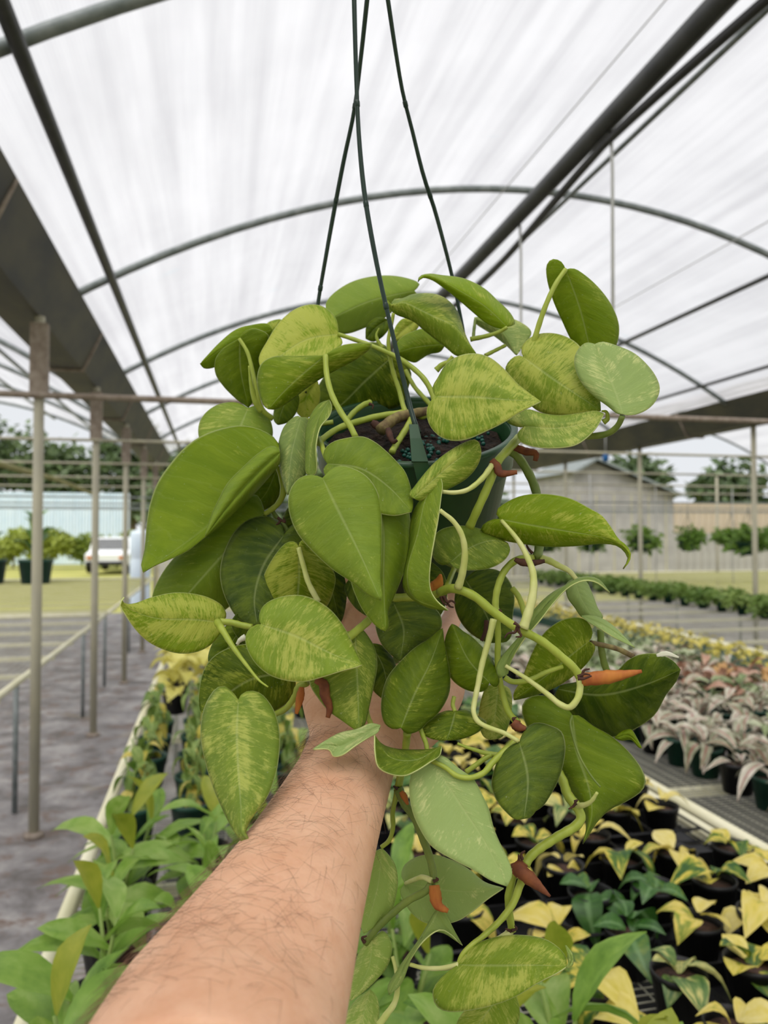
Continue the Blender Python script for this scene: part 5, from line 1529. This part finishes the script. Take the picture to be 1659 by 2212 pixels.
# palm lies under the pot bottom; the fingers run away from the lens and curl up behind it
CR = ROT @ Vector((1, 0, 0))
UPV = ROT @ Vector((0, 1, 0))
AWV = ROT @ Vector((0, 0, -1))
palm_w = (CR * 0.93 + AWV * 0.0 + UPV * 0.12).normalized()
blob([at(772, 1580, 0.497), at(790, 1520, 0.514), at(818, 1460, 0.538), at(840, 1415, 0.565), at(852, 1385, 0.59)], [0.031, 0.040, 0.048, 0.050, 0.046], [0.021, 0.020, 0.017, 0.015, 0.013], palm_w)
# heel of the thumb and of the little finger
blob([at(722, 1560, 0.50), at(716, 1490, 0.514), at(730, 1430, 0.526)], [0.018, 0.021, 0.017])
blob([at(862, 1600, 0.502), at(905, 1550, 0.52), at(955, 1490, 0.54)], [0.017, 0.021, 0.017])
# thumb up the near side of the pot
blob([at(724, 1440, 0.53), at(740, 1385, 0.542), at(757, 1340, 0.55), at(774, 1300, 0.553)], [0.0145, 0.0125, 0.0115, 0.0095])
# four fingers
FING = [([(770, 1392, 0.575), (748, 1352, 0.605), (742, 1300, 0.628), (750, 1245, 0.636)], 0.0098),
        ([(822, 1380, 0.592), (815, 1338, 0.63), (818, 1285, 0.660), (826, 1225, 0.664)], 0.0100),
        ([(878, 1378, 0.592), (888, 1335, 0.632), (892, 1282, 0.660), (890, 1228, 0.664)], 0.0096),
        ([(940, 1385, 0.578), (972, 1345, 0.612), (985, 1298, 0.636), (978, 1252, 0.642)], 0.0086)]
for pts, r in FING:
    blob([at(*p) for p in pts], [r * 1.12, r * 1.02, r * 0.95, r * 0.8], sides=12)
ELB = at(100, 2400, 0.25)
arm = mk('person', [q - ELB for q in mb.v], mb.f, M['skin'])
arm.location = ELB
rm = arm.modifiers.new('one_surface', 'REMESH')
rm.mode = 'VOXEL'
rm.voxel_size = 0.0022
rm.use_smooth_shade = True
smd = arm.modifiers.new('soften', 'SMOOTH')
smd.factor = 0.5
smd.iterations = 10
tag(arm, "bare hairy forearm reaching up with its hand holding the hanging pot from below", 'person')
# nails
for pts, r in FING:
    a, b = at(*pts[-1]), at(*pts[-2])
    d = (a - b).normalized()
    t = AWV
    t = (t - d * t.dot(d)).normalized()
    w = d.cross(t)
    c = a + t * r * 0.72 + d * 0.002
    v = []
    for i in range(4):
        for k in range(5):
            x = (k - 2) / 2
            v.append(c + d * (0.0055 * (i / 3 - 0.4) * 1.6 * (1 - 0.15 * x * x)) + w * x * r * 0.62 - t * (0.0018 * x * x))
    f = [(i * 5 + k, i * 5 + k + 1, i * 5 + k + 6, i * 5 + k + 5) for i in range(3) for k in range(4)]
    o = mk('fingernail', [q - ELB for q in v], f, M['nail'], arm)
    so = o.modifiers.new('thickness', 'SOLIDIFY')
    so.thickness = 0.0006
# arm hair
hr = random.Random(4)
hb = MB()
for k in range(1500):
    x = 0.6 + (8.6 - 0.6) * hr.random()
    a = hr.choice((hr.gauss(2.6, 0.5), hr.uniform(0.35, 3.3), hr.uniform(0.9, 3.6)))
    if hr.random() < max(0, (x - 6.5) / 2.4):
        continue
    p, nrm = armpt(x, a)
    q, _ = armpt(min(x + 0.3, 9.9), a)
    s_, _ = armpt(x, a + 0.1)
    s0_, _ = armpt(x, a - 0.1)
    along = (q - p).normalized()
    sidew = (s_ - s0_).normalized()
    n2 = along.cross(sidew).normalized()
    nrm = n2 if n2.dot(nrm) > 0 else -n2
    L = hr.uniform(0.008, 0.019)
    dirv = (along * hr.uniform(-0.6, 0.25) + sidew * hr.uniform(-0.15, 0.9) + Vector((0, 0, -0.2)))
    dirv = (dirv - nrm * dirv.dot(nrm)).normalized()
    lift = hr.uniform(0.12, 0.32) if a < 2.5 else hr.uniform(0.2, 0.6)
    crl = hr.uniform(-0.9, 0.7)
    pts = []
    for i in range(6):
        t = i / 5
        pts.append(p + nrm * 0.0003 + dirv * L * t + nrm * L * lift * t * (1.25 - 0.9 * t) + along * (L * crl * t * t))
    hb.tube(pts, [0.00005, 0.00005, 0.00005, 0.00004, 0.00003, 0.00002], 3, caps=False)
tag(mk('arm_hair', [q - ELB for q in hb.v], hb.f, M['hair'], arm), 'fine dark hair on the forearm', kind='stuff')
